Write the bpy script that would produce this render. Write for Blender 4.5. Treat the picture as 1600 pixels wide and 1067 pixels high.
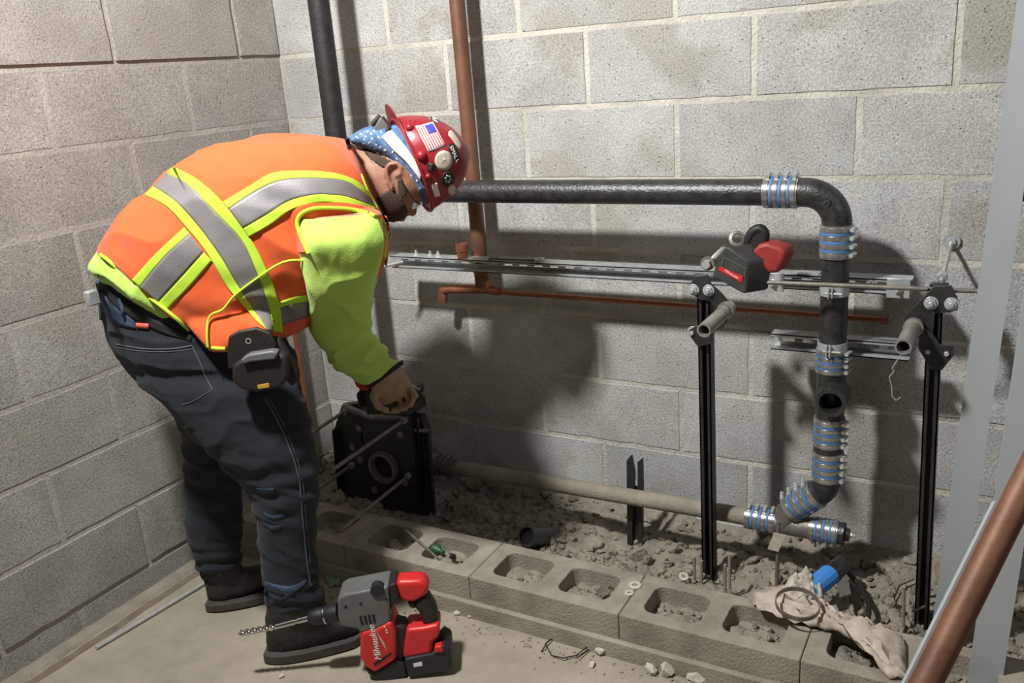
import bpy, bmesh, math, random
import numpy as np
from mathutils import Vector, Matrix, noise
from mathutils.bvhtree import BVHTree
for o in list(bpy.data.objects): bpy.data.objects.remove(o)
scene = bpy.context.scene
COL = scene.collection
random.seed(7)
# ------------------------------------------------------------------ camera
FPX = 1366.465
ROT = np.array([[.8728, .4826, -.0733], [.0848, -.2973, -.9510], [-.4807, .8239, -.3005]])
u_, s_, v_ = np.linalg.svd(ROT); ROT = u_ @ v_
CAM = np.array([.5822, -2.2995, 1.4118])
cam = bpy.data.cameras.new('camera'); cam_ob = bpy.data.objects.new('camera', cam); COL.objects.link(cam_ob)
cam.sensor_width = 36; cam.sensor_fit = 'HORIZONTAL'; cam.lens = FPX * 36 / 1600; cam.clip_start = .01
R3 = Matrix([[ROT[0][i], -ROT[1][i], -ROT[2][i]] for i in range(3)])
cam_ob.matrix_world = Matrix.Translation(CAM.tolist()) @ R3.to_4x4()
scene.camera = cam_ob
# ------------------------------------------------------------------ world, lights, exposure
w = bpy.data.worlds.new('world'); scene.world = w; w.use_nodes = True
bg = w.node_tree.nodes['Background']; bg.inputs[0].default_value = (1, .95, .86, 1); bg.inputs[1].default_value = .034
def area(name, loc, target, size, power, col):
    l = bpy.data.lights.new(name, 'AREA'); l.shape = 'DISK'; l.size = size; l.energy = power; l.color = col
    o = bpy.data.objects.new(name, l); COL.objects.link(o); o.location = loc
    o.rotation_euler = (Vector(target) - Vector(loc)).to_track_quat('-Z', 'Y').to_euler(); return o
area('work_light', (-.73, -1.68, 2.52), (-.3, -.2, 1.0), .16, 80, (1, .985, .95))
area('distant_lamp', (2.0, -1.9, 2.0), (-.9, -.9, .2), .35, 6.5, (1, .93, .82))
scene.view_settings.view_transform = 'Standard'; scene.view_settings.look = 'None'
scene.view_settings.gamma = 1; scene.view_settings.use_curve_mapping = False
scene.view_settings.exposure = 0
# ------------------------------------------------------------------ pixel rays -> points at real depths
def ray(x, y): return ROT.T @ np.array([(x-800)/FPX, (y-533.5)/FPX, 1.])
def PY(x, y, v): r = ray(x, y); return Vector(CAM + r*(v-CAM[1])/r[1])
def PX(x, y, v): r = ray(x, y); return Vector(CAM + r*(v-CAM[0])/r[0])
def PZ(x, y, v): r = ray(x, y); return Vector(CAM + r*(v-CAM[2])/r[2])
NB = np.array([-.504, .864, 0]); NBV = Vector(NB); NBV.normalize(); B0 = np.array([-.95, -.95, 0])
def PB(x, y, k=0.):                     # point on the upright plane through the worker's near foot, k metres deeper
    r = ray(x, y); t = ((B0-CAM) @ NB + k)/(r @ NB); return Vector(CAM + t*r)
# ------------------------------------------------------------------ mesh builder
class MB:
    def __init__(s): s.v = []; s.f = []
    def add(s, vs, fs):
        n = len(s.v); s.v += [Vector(v) for v in vs]; s.f += [tuple(i+n for i in f) for f in fs]; return s
    def box(s, c, size, rot=None):
        x, y, z = [q/2 for q in size]; c = Vector(c)
        vs = [Vector(p) for p in [(-x,-y,-z),(x,-y,-z),(x,y,-z),(-x,y,-z),(-x,-y,z),(x,-y,z),(x,y,z),(-x,y,z)]]
        if rot is not None: vs = [rot @ v for v in vs]
        return s.add([v+c for v in vs], [(3,2,1,0),(4,5,6,7),(0,1,5,4),(1,2,6,5),(2,3,7,6),(3,0,4,7)])
    def tube(s, pts, rad, n=16, caps=True, phase=0.):
        pts = [Vector(p) for p in pts]
        if not hasattr(rad, '__len__'): rad = [rad]*len(pts)
        N = len(pts); dirs = []
        for i in range(N):
            d = pts[min(i+1, N-1)] - pts[max(i-1, 0)]; dirs.append(d.normalized())
        a = dirs[0].orthogonal().normalized(); vs = []
        for i in range(N):
            a = (a - dirs[i]*a.dot(dirs[i])).normalized(); b = dirs[i].cross(a)
            for j in range(n):
                t = 2*math.pi*j/n + phase; vs.append(pts[i] + (a*math.cos(t)+b*math.sin(t))*rad[i])
        fs = [(i*n+j, i*n+(j+1) % n, (i+1)*n+(j+1) % n, (i+1)*n+j) for i in range(N-1) for j in range(n)]
        if caps: fs += [tuple(range(n-1, -1, -1)), tuple(range((N-1)*n, N*n))]
        return s.add(vs, fs)
    def pipe(s, a, b, r, ri, n=24):       # hollow pipe, open at both ends
        a = Vector(a); b = Vector(b); return s.lathe(a, b-a, [(0, ri), (0, r), (1, r), (1, ri)], n, True, True)
    def lathe(s, o, d, prof, n=24, closed=False, rel=False):   # prof: (along, radius)
        o = Vector(o); d = Vector(d); L = d.length if rel else 1; d = d.normalized(); a = d.orthogonal().normalized(); b = d.cross(a); vs = []
        for (h, r) in prof:
            for j in range(n):
                t = 2*math.pi*j/n; vs.append(o + d*h*L + (a*math.cos(t)+b*math.sin(t))*r)
        m = len(prof); rng = range(m) if closed else range(m-1)
        fs = [(i*n+j, i*n+(j+1) % n, ((i+1) % m)*n+(j+1) % n, ((i+1) % m)*n+j) for i in rng for j in range(n)]
        if not closed: fs += [tuple(range(n-1, -1, -1)), tuple(range((m-1)*n, m*n))]
        return s.add(vs, fs)
    def ext(s, poly, d):                  # polygon of points pushed along d
        d = Vector(d); n = len(poly); poly = [Vector(p) for p in poly]
        s.add(poly + [p+d for p in poly], [tuple(range(n)), tuple(range(2*n-1, n-1, -1))] + [(i, i+n, (i+1) % n + n, (i+1) % n) for i in range(n)])
        return s
    def rings(s, rs):                      # list of equal-length rings, capped
        n = len(rs[0]); vs = [v for r in rs for v in r]; m = len(rs)
        fs = [(i*n+j, i*n+(j+1) % n, (i+1)*n+(j+1) % n, (i+1)*n+j) for i in range(m-1) for j in range(n)]
        return s.add(vs, fs + [tuple(range(n-1, -1, -1)), tuple(range((m-1)*n, m*n))])
    def ball(s, c, r, n=12, m=8):
        c = Vector(c); r = Vector(r) if hasattr(r, '__len__') else Vector((r, r, r)); vs = []
        for i in range(1, m):
            p = math.pi*i/m
            for j in range(n):
                t = 2*math.pi*j/n; vs.append(c + Vector((r.x*math.sin(p)*math.cos(t), r.y*math.sin(p)*math.sin(t), r.z*math.cos(p))))
        vs += [c+Vector((0, 0, r.z)), c-Vector((0, 0, r.z))]; T = len(vs)-2
        fs = [(i*n+j, (i+1)*n+j, (i+1)*n+(j+1) % n, i*n+(j+1) % n) for i in range(m-2) for j in range(n)]
        fs += [(T, j, (j+1) % n) for j in range(n)] + [(T+1, (m-2)*n+(j+1) % n, (m-2)*n+j) for j in range(n)]
        return s.add(vs, fs)
WM = {}
def tag(o, label=None, cat=None, group=None, kind=None):
    if label: o['label'] = label
    if cat: o['category'] = cat
    if group: o['group'] = group
    if kind: o['kind'] = kind
    return o
def thing(name, label, cat, loc=(0, 0, 0), group=None, rot=None):
    o = bpy.data.objects.new(name, None); COL.objects.link(o); o.empty_display_size = .03
    m = Matrix.Translation(Vector(loc)) @ (rot.to_4x4() if rot is not None else Matrix.Identity(4))
    o.matrix_world = m; WM[o.name] = m; return tag(o, label, cat, group)
def mesh_of(mb, name):
    me = bpy.data.meshes.new(name); me.from_pydata([tuple(v) for v in mb.v], [], mb.f); me.validate()
    bm = bmesh.new(); bm.from_mesh(me); bmesh.ops.recalc_face_normals(bm, faces=bm.faces); bm.to_mesh(me); bm.free(); return me
def build(mb, name, mat, parent=None, bevel=0, smooth=True, label=None, cat=None, group=None, kind=None, seg=2, angle=40, sub=0):
    me = mb if isinstance(mb, bpy.types.Mesh) else mesh_of(mb, name)
    if parent is not None: org = WM[parent.name]
    elif len(me.vertices):
        co = [v.co for v in me.vertices]; mid = sum(co, Vector())/len(co); org = Matrix.Translation((mid.x, mid.y, min(c.z for c in co)))
    me.transform(org.inverted()); o = bpy.data.objects.new(name, me); COL.objects.link(o)
    if parent is not None: o.parent = parent
    else: o.matrix_world = org
    WM[o.name] = org
    if mat is not None: me.materials.append(mat)
    if smooth:
        me.shade_smooth()
        try: me.set_sharp_from_angle(angle=math.radians(angle))
        except Exception: pass
    if bevel:
        b = o.modifiers.new('bevel', 'BEVEL'); b.width = bevel; b.segments = seg; b.limit_method = 'ANGLE'; b.angle_limit = math.radians(35); b.harden_normals = False
    if sub: q = o.modifiers.new('sub', 'SUBSURF'); q.levels = sub; q.render_levels = sub
    return tag(o, label, cat, group, kind)
def copy_thing(root, m, label=None, group=None):
    def cp(o, par):
        c = o.copy(); COL.objects.link(c); c.parent = par
        for ch in [x for x in o.children]: cp(ch, c)
        return c
    r = cp(root, None); r.matrix_world = m; WM[r.name] = m
    if label: r['label'] = label
    if group: r['group'] = group
    return r
def remesh(mb, voxel, smooth=3, fold=None):
    me = mesh_of(mb, 'tmp'); o = bpy.data.objects.new('tmp', me); COL.objects.link(o)
    r = o.modifiers.new('r', 'REMESH'); r.mode = 'VOXEL'; r.voxel_size = voxel; r.use_smooth_shade = True
    if smooth: q = o.modifiers.new('s', 'SMOOTH'); q.iterations = smooth; q.factor = .6
    dg = bpy.context.evaluated_depsgraph_get(); dg.update()
    out = bpy.data.meshes.new_from_object(o.evaluated_get(dg)); bpy.data.objects.remove(o)
    if fold:
        nr = [v.normal.copy() for v in out.vertices]
        for v, n in zip(out.vertices, nr): v.co += n*fold(v.co)
    out.materials.clear(); return out
def bvh(me_list):
    vs = []; fs = []
    for me, m in me_list:
        k = len(vs); vs += [m @ v.co for v in me.vertices]; fs += [[i+k for i in p.vertices] for p in me.polygons]
    return BVHTree.FromPolygons(vs, fs)
# ------------------------------------------------------------------ materials
def mat(name, col, rough=.6, metal=0, bump=0, bscale=200, var=0, vscale=8, col2=None, spec=.5, detail=4, sheen=0, alpha=None, rnd=0):
    m = bpy.data.materials.new(name); m.use_nodes = True; nt = m.node_tree; N = nt.nodes; L = nt.links; b = N['Principled BSDF']
    b.inputs['Base Color'].default_value = (*col, 1); b.inputs['Roughness'].default_value = rough; b.inputs['Metallic'].default_value = metal
    b.inputs['Specular IOR Level'].default_value = spec
    tc = N.new('ShaderNodeTexCoord')
    if var:
        n = N.new('ShaderNodeTexNoise'); n.inputs['Scale'].default_value = vscale; n.inputs['Detail'].default_value = 6; n.inputs['Roughness'].default_value = .65
        L.new(tc.outputs['Object'], n.inputs['Vector']); r = N.new('ShaderNodeValToRGB'); L.new(n.outputs['Fac'], r.inputs['Fac'])
        c2 = col2 or tuple(c*(1-var) for c in col)
        r.color_ramp.elements[0].position = .36; r.color_ramp.elements[1].position = .64
        r.color_ramp.elements[0].color = (*c2, 1); r.color_ramp.elements[1].color = (*col, 1); out = r.outputs['Color']
        if rnd:
            oi = N.new('ShaderNodeObjectInfo'); mr = N.new('ShaderNodeMapRange'); L.new(oi.outputs['Random'], mr.inputs['Value'])
            mr.inputs['To Min'].default_value = 1-rnd; mr.inputs['To Max'].default_value = 1+rnd
            hs = N.new('ShaderNodeHueSaturation'); L.new(mr.outputs['Result'], hs.inputs['Value']); L.new(out, hs.inputs['Color']); out = hs.outputs['Color']
        L.new(out, b.inputs['Base Color'])
    if bump:
        n2 = N.new('ShaderNodeTexNoise'); n2.inputs['Scale'].default_value = bscale; n2.inputs['Detail'].default_value = detail; L.new(tc.outputs['Object'], n2.inputs['Vector'])
        bp = N.new('ShaderNodeBump'); bp.inputs['Strength'].default_value = 1; bp.inputs['Distance'].default_value = bump
        L.new(n2.outputs['Fac'], bp.inputs['Height']); L.new(bp.outputs['Normal'], b.inputs['Normal'])
    if sheen: b.inputs['Sheen Weight'].default_value = sheen
    return m
def block_mat(name, base, tint, smear, seed):
    m = bpy.data.materials.new(name); m.use_nodes = True; nt = m.node_tree; N = nt.nodes; L = nt.links; b = N['Principled BSDF']
    b.inputs['Roughness'].default_value = .92; b.inputs['Specular IOR Level'].default_value = .15
    g = N.new('ShaderNodeNewGeometry'); P = g.outputs['Position']
    def noi(sc, det=5, ro=.6, off=0):
        mp = N.new('ShaderNodeMapping'); mp.inputs['Location'].default_value = (off, off*1.7, seed); L.new(P, mp.inputs['Vector'])
        n = N.new('ShaderNodeTexNoise'); n.inputs['Scale'].default_value = sc; n.inputs['Detail'].default_value = det; n.inputs['Roughness'].default_value = ro
        L.new(mp.outputs['Vector'], n.inputs['Vector']); return n.outputs['Fac']
    def ramp(v, a, bb, c0, c1):
        r = N.new('ShaderNodeValToRGB'); L.new(v, r.inputs['Fac']); e = r.color_ramp.elements
        e[0].position = a; e[1].position = bb; e[0].color = (*c0, 1); e[1].color = (*c1, 1); return r.outputs['Color']
    def mix(f, a, bb, mode='MIX'):
        x = N.new('ShaderNodeMix'); x.data_type = 'RGBA'; x.blend_type = mode
        for s, v in ((0, f), (6, a), (7, bb)):
            if isinstance(v, (int, float)): x.inputs[s].default_value = v
            else: L.new(v, x.inputs[s])
        return x.outputs[2]
    c = ramp(noi(5, 4), .4, .6, base, tint)
    sm = N.new('ShaderNodeMath'); sm.operation = 'MULTIPLY'; sm.inputs[1].default_value = .75
    L.new(ramp(noi(3.4, 3, .5, 3), .55, .60, (0, 0, 0), (1, 1, 1)), sm.inputs[0])
    sc = N.new('ShaderNodeRGB'); sc.outputs[0].default_value = (*smear, 1)
    c = mix(sm.outputs[0], c, sc.outputs[0])
    wt = N.new('ShaderNodeMath'); wt.operation = 'MULTIPLY'; wt.inputs[1].default_value = .5; L.new(ramp(noi(2.2, 7, .62, 21), .57, .66, (0, 0, 0), (1, 1, 1)), wt.inputs[0])
    wc = N.new('ShaderNodeRGB'); wc.outputs[0].default_value = (.60, .59, .56, 1); c = mix(wt.outputs[0], c, wc.outputs[0])
    c = mix(.75, c, ramp(noi(210, 4, .75, 5), .36, .64, (.5, .5, .5), (1.35, 1.35, 1.32)), 'MULTIPLY')
    oi = N.new('ShaderNodeObjectInfo'); mr = N.new('ShaderNodeMapRange'); L.new(oi.outputs['Random'], mr.inputs['Value'])
    mr.inputs['To Min'].default_value = .92; mr.inputs['To Max'].default_value = 1.07
    hs = N.new('ShaderNodeHueSaturation'); L.new(mr.outputs['Result'], hs.inputs['Value']); L.new(c, hs.inputs['Color'])
    # pits
    vo = N.new('ShaderNodeTexVoronoi'); vo.inputs['Scale'].default_value = 95; vo.inputs['Randomness'].default_value = 1; L.new(P, vo.inputs['Vector'])
    pit = ramp(vo.outputs['Distance'], .05, .2, (0, 0, 0), (1, 1, 1)); gate = ramp(noi(38, 2, .5, 9), .52, .57, (1, 1, 1), (0, 0, 0))
    pit2 = mix(1.0, pit, gate, 'LIGHTEN')
    L.new(mix(.6, hs.outputs['Color'], pit2, 'MULTIPLY'), b.inputs['Base Color'])
    h = N.new('ShaderNodeMath'); h.operation = 'MULTIPLY_ADD'; L.new(noi(120, 6, .8), h.inputs[0]); h.inputs[1].default_value = .9; L.new(pit2, h.inputs[2])
    bp = N.new('ShaderNodeBump'); bp.inputs['Distance'].default_value = .0065; bp.inputs['Strength'].default_value = .8
    L.new(h.outputs[0], bp.inputs['Height']); L.new(bp.outputs['Normal'], b.inputs['Normal']); return m
M = {}
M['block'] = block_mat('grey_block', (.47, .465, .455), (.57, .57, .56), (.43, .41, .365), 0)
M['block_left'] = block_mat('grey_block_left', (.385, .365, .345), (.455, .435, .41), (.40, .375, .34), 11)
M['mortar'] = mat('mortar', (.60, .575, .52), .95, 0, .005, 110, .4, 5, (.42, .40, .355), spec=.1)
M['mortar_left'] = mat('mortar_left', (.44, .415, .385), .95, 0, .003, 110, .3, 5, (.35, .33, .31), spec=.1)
M['floor'] = mat('dusty_concrete', (.39, .35, .275), .9, 0, .0015, 60, .3, 3.5, (.27, .245, .195), spec=.15)
M['kerb'] = mat('dusty_block', (.345, .315, .26), .95, 0, .003, 170, .35, 9, spec=.1, rnd=.06)
M['dirt'] = mat('dirt', (.34, .308, .255), 1, 0, .008, 90, .35, 14, (.225, .20, .168), spec=.05, detail=8)
M['stone'] = mat('stone', (.62, .58, .5), .9, 0, .003, 120, .25, 30, spec=.1)
M['black'] = mat('black_iron', (.012, .012, .012), .42, 0, .0012, 240, .5, 30, (.03, .029, .028), spec=.6)
M['blackpipe'] = mat('black_cast_iron', (.011, .011, .012), .38, 0, .0015, 160, .6, 40, (.035, .035, .035), spec=.7)
M['riser'] = mat('riser_iron', (.009, .009, .01), .6, 0, .001, 150, .5, 40, (.02, .02, .02))
M['steel'] = mat('galvanised_steel', (.62, .64, .64), .34, .5, .0006, 90, .25, 40)
M['shell'] = mat('stainless_shell', (.50, .49, .47), .28, .75, 0, 90, .3, 60)
M['dusty_steel'] = mat('dusty_steel', (.27, .25, .22), .5, .5, .001, 160, .35, 40)
M['studsteel'] = mat('stud_zinc', (.42, .45, .47), .55, .2)
M['batterygrey'] = mat('battery_grey', (.055, .054, .050), .5, 0, .0005, 200, .4, 30)
M['dustyred'] = mat('dusty_red', (.34, .03, .028), .55, 0, .0006, 100, .3, 25)
M['stub'] = mat('stub_metal', (.46, .44, .39), .35, .6, .0006, 160, .35, 30)
M['copper'] = mat('copper', (.42, .16, .09), .42, .6, .0005, 90, .35, 25, (.30, .12, .07))
M['oldcopper'] = mat('dull_copper', (.21, .095, .055), .55, .25, .0006, 70, .4, 9, (.13, .060, .036))
M['blue'] = mat('blue_marking', (.07, .19, .42), .5)
M['skin'] = mat('skin', (.33, .175, .115), .6, 0, .0006, 260, .2, 30, (.27, .125, .08))
M['beard'] = mat('beard', (.07, .043, .032), .9, 0, .002, 500, .3, 60)
M['orange'] = mat('orange_mesh_fabric', (.82, .115, .02), .85, 0, .0006, 700, .1, 20, sheen=.2)
M['lime'] = mat('lime_fabric', (.45, .68, .11), .85, 0, .0008, 300, .08, 14, sheen=.2)
M['stripe_lime'] = mat('lime_tape', (.50, .74, .045), .8, 0, .0004, 600)
M['reflective'] = mat('grey_reflective_tape', (.215, .20, .20), .5, .1, .0005, 300, .12, 18)
M['denim'] = mat('denim', (.0105, .0150, .0245), .9, 0, .0009, 450, .3, 6, (.0075, .0105, .0165), sheen=.05)
M['fade_lit'] = mat('faded_lit_denim', (.05, .085, .15), .9, 0, .0009, 450, .5, 30, (.022, .036, .065))  # worn denim creases; also the painted lit tone of the waistband
M['stitch'] = mat('stitching', (.09, .10, .12), .9)
M['boot'] = mat('boot_leather', (.028, .022, .018), .7, 0, .001, 200, .3, 20)
M['sole'] = mat('boot_sole', (.065, .055, .046), .85, 0, .001, 200, .3, 20)
M['glove'] = mat('tan_glove', (.42, .30, .20), .95, 0, .002, 220, .25, 40)
M['blackfab'] = mat('black_fabric', (.012, .012, .013), .85, 0, .0008, 300)
M['helmet'] = mat('red_shell', (.31, .018, .026), .36, 0, .0004, 60, .2, 12, (.21, .012, .02))
M['white'] = mat('white_vinyl', (.75, .74, .72), .5)
M['cream'] = mat('cream_sticker', (.56, .50, .40), .6, 0, 0, 0, .3, 60)
M['flagblue'] = mat('sticker_blue', (.05, .06, .42), .5)
M['flagred'] = mat('sticker_red', (.72, .12, .10), .5)
M['bandana'] = mat('blue_bandana', (.045, .10, .22), .9, 0, .001, 300, .4, 55, (.12, .22, .40))
M['toolred'] = mat('tool_red', (.62, .022, .022), .4, 0, .0004, 90, .1, 30)
M['toolgrey'] = mat('tool_grey', (.13, .13, .125), .5, 0, .0004, 300, .2, 40)
M['toolblack'] = mat('tool_black', (.016, .016, .017), .55, 0, .0006, 300, .3, 40)
M['chrome'] = mat('bright_bit_steel', (.65, .63, .6), .2, 1)
M['leather'] = mat('dark_leather', (.017, .0125, .0105), .6, 0, .001, 150, .3, 20)
M['green'] = mat('green_plastic', (.02, .10, .04), .4)
M['palegreen'] = mat('pale_green_paper', (.22, .33, .22), .9, 0, .001, 60)
M['plastic'] = mat('dusty_plastic_sheet', (.55, .47, .40), .6, 0, .003, 40, .3, 30)
M['yellow'] = mat('ochre_tab', (.5, .26, .04), .6)
M['bluetape'] = mat('blue_tape', (.06, .27, .75), .6)
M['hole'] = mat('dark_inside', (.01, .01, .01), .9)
g = bpy.data.materials.new('clear_plastic'); g.use_nodes = True; gb = g.node_tree.nodes['Principled BSDF']
gb.inputs['Transmission Weight'].default_value = .9; gb.inputs['Roughness'].default_value = .1; gb.inputs['Base Color'].default_value = (.85, .85, .85, 1); M['clear'] = g
# ------------------------------------------------------------------ setting
FX0, FX1 = -1.57, 2.2
BW, BH = .4563, .2032; ZT = 1.4916
mb = MB(); NX, NY = 60, 40
vs = []
for j in range(NY+1):
    for i in range(NX+1):
        x = FX0-.1 + (FX1-FX0+.1)*i/NX; y = -3.0 + (3.0-.60)*j/NY
        vs.append((x, y, .003*noise.noise(Vector((x*2, y*2, 0)))-.001))
mb.add(vs, [(j*(NX+1)+i, j*(NX+1)+i+1, (j+1)*(NX+1)+i+1, (j+1)*(NX+1)+i) for j in range(NY) for i in range(NX)])
build(mb, 'floor', M['floor'], kind='structure')
mb = MB().box((.315, -.535, .02), (FX1-FX0, .19, .055)); build(mb, 'trim_1', M['kerb'], kind='structure', bevel=.004)
# walls: mortar backing with each block proud of it
wb = build(MB().box((FX0/2+FX1/2, .1022, 1.0), (FX1-FX0+.3, .2, 2.8)), 'wall_back', M['mortar'], kind='structure', smooth=False)
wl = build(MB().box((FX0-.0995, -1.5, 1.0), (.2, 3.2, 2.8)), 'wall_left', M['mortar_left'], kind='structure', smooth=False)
def block_mesh(w, h, d=.05, b=.0025):
    bm = bmesh.new(); bmesh.ops.create_cube(bm, size=1)
    for v in bm.verts: v.co = Vector((v.co.x*w, v.co.y*d, v.co.z*h))
    bm.free(); bm = bmesh.new(); nx, nz = max(2, int(w/.045)), 4; loop = []
    for i in range(nx): loop.append((-w/2+w*i/nx, -h/2))
    for i in range(nz): loop.append((w/2, -h/2+h*i/nz))
    for i in range(nx): loop.append((w/2-w*i/nx, h/2))
    for i in range(nz): loop.append((-w/2, h/2-h*i/nz))
    sd = random.random()*50; R1, R2, R3_ = [], [], []
    for x, z in loop:
        k = 1+.9*noise.noise(Vector((x*30+sd, z*30, 0))); e = .0022*k; sx = 1-2*e/w; sz = 1-2*e/h; o2 = .0012+.0030*max(0, noise.noise(Vector((x*22+sd, z*22, 7))))*2
        R1.append(bm.verts.new((x*sx, d/2, z*sz))); R2.append(bm.verts.new((x*sx, -d/2+.0025, z*sz))); R3_.append(bm.verts.new((x*sx*(1-2*o2/w), -d/2, z*sz*(1-2*o2/h))))
    n = len(loop)
    for i in range(n):
        j = (i+1) % n; bm.faces.new((R1[i], R1[j], R2[j], R2[i])); bm.faces.new((R2[i], R2[j], R3_[j], R3_[i]))
    bm.faces.new(R3_)
    bmesh.ops.recalc_face_normals(bm, faces=bm.faces)
    me = bpy.data.meshes.new('block'); bm.to_mesh(me); bm.free(); return me
cache = {}
def lay(parent, matn, s0, s1, zc, h, base, M4, push=0):
    w_ = round(s1-s0, 3); key = (w_, round(h, 3), matn, random.randrange(5))
    if key not in cache: cache[key] = block_mesh(w_, h); cache[key].materials.append(M[matn])
    o = bpy.data.objects.new('block', cache[key]); COL.objects.link(o); o.parent = parent
    j = random.uniform(-.0012, .0012)
    loc = M4 @ Vector(((s0+s1)/2, base+.025+j-push, zc))
    o.matrix_parent_inverse = WM[parent.name].inverted()
    o.matrix_basis = Matrix.Translation(loc) @ M4.to_3x3().to_4x4() @ Matrix.Rotation(random.uniform(-.002, .002), 4, 'X')
J = .0045
for k in range(-4, 10):
    zc = ZT - BH*k + BH/2; z0, z1 = zc-BH/2+J, zc+BH/2-J       # course above joint k
    odd = k % 2 == 0
    off = 0 if k % 2 == 1 else .5*BW+.0256
    if z1 < -.15: continue
    z0 = max(z0, -.2)
    i = -9
    while True:
        a = i*BW+off; b_ = a+BW; i += 1
        if a > FX1: break
        a2, b2 = max(a+J, FX0+.004), min(b_-J, FX1)
        if b2-a2 < .03: continue
        lay(wb, 'block', a2, b2, (z0+z1)/2, z1-z0, 0, Matrix.Identity(4))
ML = Matrix(((0, -1, 0, FX0), (1, 0, 0, 0), (0, 0, 1, 0), (0, 0, 0, 1)))   # s -> y, depth into wall -> -x
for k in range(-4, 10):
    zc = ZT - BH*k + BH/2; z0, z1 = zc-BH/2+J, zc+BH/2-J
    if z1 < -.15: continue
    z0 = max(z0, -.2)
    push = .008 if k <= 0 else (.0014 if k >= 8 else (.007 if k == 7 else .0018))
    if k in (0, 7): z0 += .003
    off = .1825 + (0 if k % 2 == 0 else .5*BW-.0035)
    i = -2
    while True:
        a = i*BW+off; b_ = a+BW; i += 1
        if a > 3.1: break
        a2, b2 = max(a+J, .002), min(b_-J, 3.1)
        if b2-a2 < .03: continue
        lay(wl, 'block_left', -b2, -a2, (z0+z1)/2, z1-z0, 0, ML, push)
# smeared mortar residue along the left wall foot
def ridge(name, y0, y1, x0, wdt, h, m, seed):
    mb = MB(); n = 50; rs = []
    for i in range(n+1):
        y = y0+(y1-y0)*i/n; a = noise.noise(Vector((y*7, seed, 0))); b_ = noise.noise(Vector((y*19, seed+4, 0)))
        c = x0+.012*a; ww = wdt*(1+.5*b_); hh = max(.001, h*(1+.6*a)) * (1 if 0 < i < n else .2)
        rs.append([Vector((c-ww/2, y, -.003)), Vector((c-ww*.35, y, hh)), Vector((c+ww*.3, y, hh*.8)), Vector((c+ww/2, y, -.003))])
    mb.rings(rs); return build(mb, name, m, kind='structure')
ridge('trim_2', -2.2, -.66, FX0+.036, .05, .010, M['kerb'], 1)
M['scrape'] = mat('brown_scrape', (.20, .165, .125), .95, 0, .003, 90, .3, 20)
ridge('trim_3', -2.2, -.66, FX0+.080, .030, .0035, M['scrape'], 9)
# trench of dirt between the kerb blocks and the back wall
def dirt_z(x, y):
    p = Vector((x, y, 0)); z = .045 + .03*noise.noise(p*2.3) + .022*noise.noise(p*7) + .014*noise.noise(p*19) + .010*abs(noise.noise(p*37)) + .006*noise.noise(p*70)
    z += .04*max(0, 1-abs(y+.42)/.10) * (.6+.6*noise.noise(p*5+Vector((9, 0, 0))))
    z += .03*max(0, 1-abs(y)/.08)
    z += .05*math.exp(-((x+1.25)**2/.06 + (y+.15)**2/.02))
    return z
mb = MB(); NX, NY = 470, 62; vs = []
for j in range(NY+1):
    for i in range(NX+1):
        x = FX0 + (FX1-FX0)*i/NX; y = -.427 + .425*j/NY; vs.append((x, y, dirt_z(x, y)))
mb.add(vs, [(j*(NX+1)+i, j*(NX+1)+i+1, (j+1)*(NX+1)+i+1, (j+1)*(NX+1)+i) for j in range(NY) for i in range(NX)])
o = build(mb, 'dirt_bed', M['dirt'], kind='stuff', smooth=True); tag(o, 'lumpy grey-brown dirt filling the trench between hollow blocks and back wall', 'dirt')
def rock(mb, c, r, sq=.7):
    bm = bmesh.new(); bmesh.ops.create_icosphere(bm, subdivisions=1, radius=1); s = random.random()*99
    q = Matrix.Rotation(random.random()*6, 3, 'Z') @ Matrix.Rotation(random.random()*6, 3, 'X')
    sc = Vector((r*random.uniform(.8, 1.3), r*random.uniform(.6, 1.1), r*sq*random.uniform(.6, 1.1)))
    vs = []
    for v in bm.verts:
        d = v.co*(1+.45*noise.noise(v.co*1.3+Vector((s, 0, 0)))); vs.append(Vector(c) + q @ Vector((d.x*sc.x, d.y*sc.y, d.z*sc.z)))
    mb.add(vs, [tuple(v.index for v in f.verts) for f in bm.faces]); bm.free()
mb = MB()
for i in range(2600):
    x = random.uniform(FX0, .9) if i % 5 else random.uniform(FX0, FX1); y = random.uniform(-.42, -.02); r = .003+.017*random.random()**3
    rock(mb, (x, y, dirt_z(x, y)+r*.3), r)
o = build(mb, 'rubble', M['dirt'], kind='stuff', smooth=True, angle=25); tag(o, 'loose crumbs and small clods strewn over the trench dirt', 'rubble')
mb = MB()
for i in range(500):
    x = random.uniform(FX0+.1, .9); y = -.64-abs(random.gauss(0, .05)); r = .0015+.004*random.random()**2; rock(mb, (x, y, r*.3), r)
o = build(mb, 'grit', M['kerb'], kind='stuff', smooth=False); tag(o, 'fine grit scattered on the floor along the low kerb of blocks', 'grit')
# larger clods that can be told apart
clods = [(1000, 862, .03, 'flat pale slab of broken mortar lying on the dirt near the broken stake'), (1040, 872, .022, 'rounded clod beside the flat mortar slab in the trench'), (960, 845, .017, 'small lump of rubble left of the flat mortar slab'), (1175, 870, .028, 'big crumbly clod between the left black post and the card tag'), (880, 830, .016, 'small pale clod just right of the open drain stub'), (1215, 905, .02, 'clod right under the card tag stake'), (1060, 830, .018, 'clod against the foot of the broken stake'), (925, 850, .015, 'pale chip in the rubble above the second open core')]
for px, py, r, lab in clods:
    p = PZ(px, py, .06); mb = MB(); rock(mb, (p.x, p.y, dirt_z(p.x, p.y)+r*.3), r, .55); build(mb, 'clod', M['dirt'], label=lab, cat='clod', group='larger clods in the trench', smooth=True, angle=30)
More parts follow.
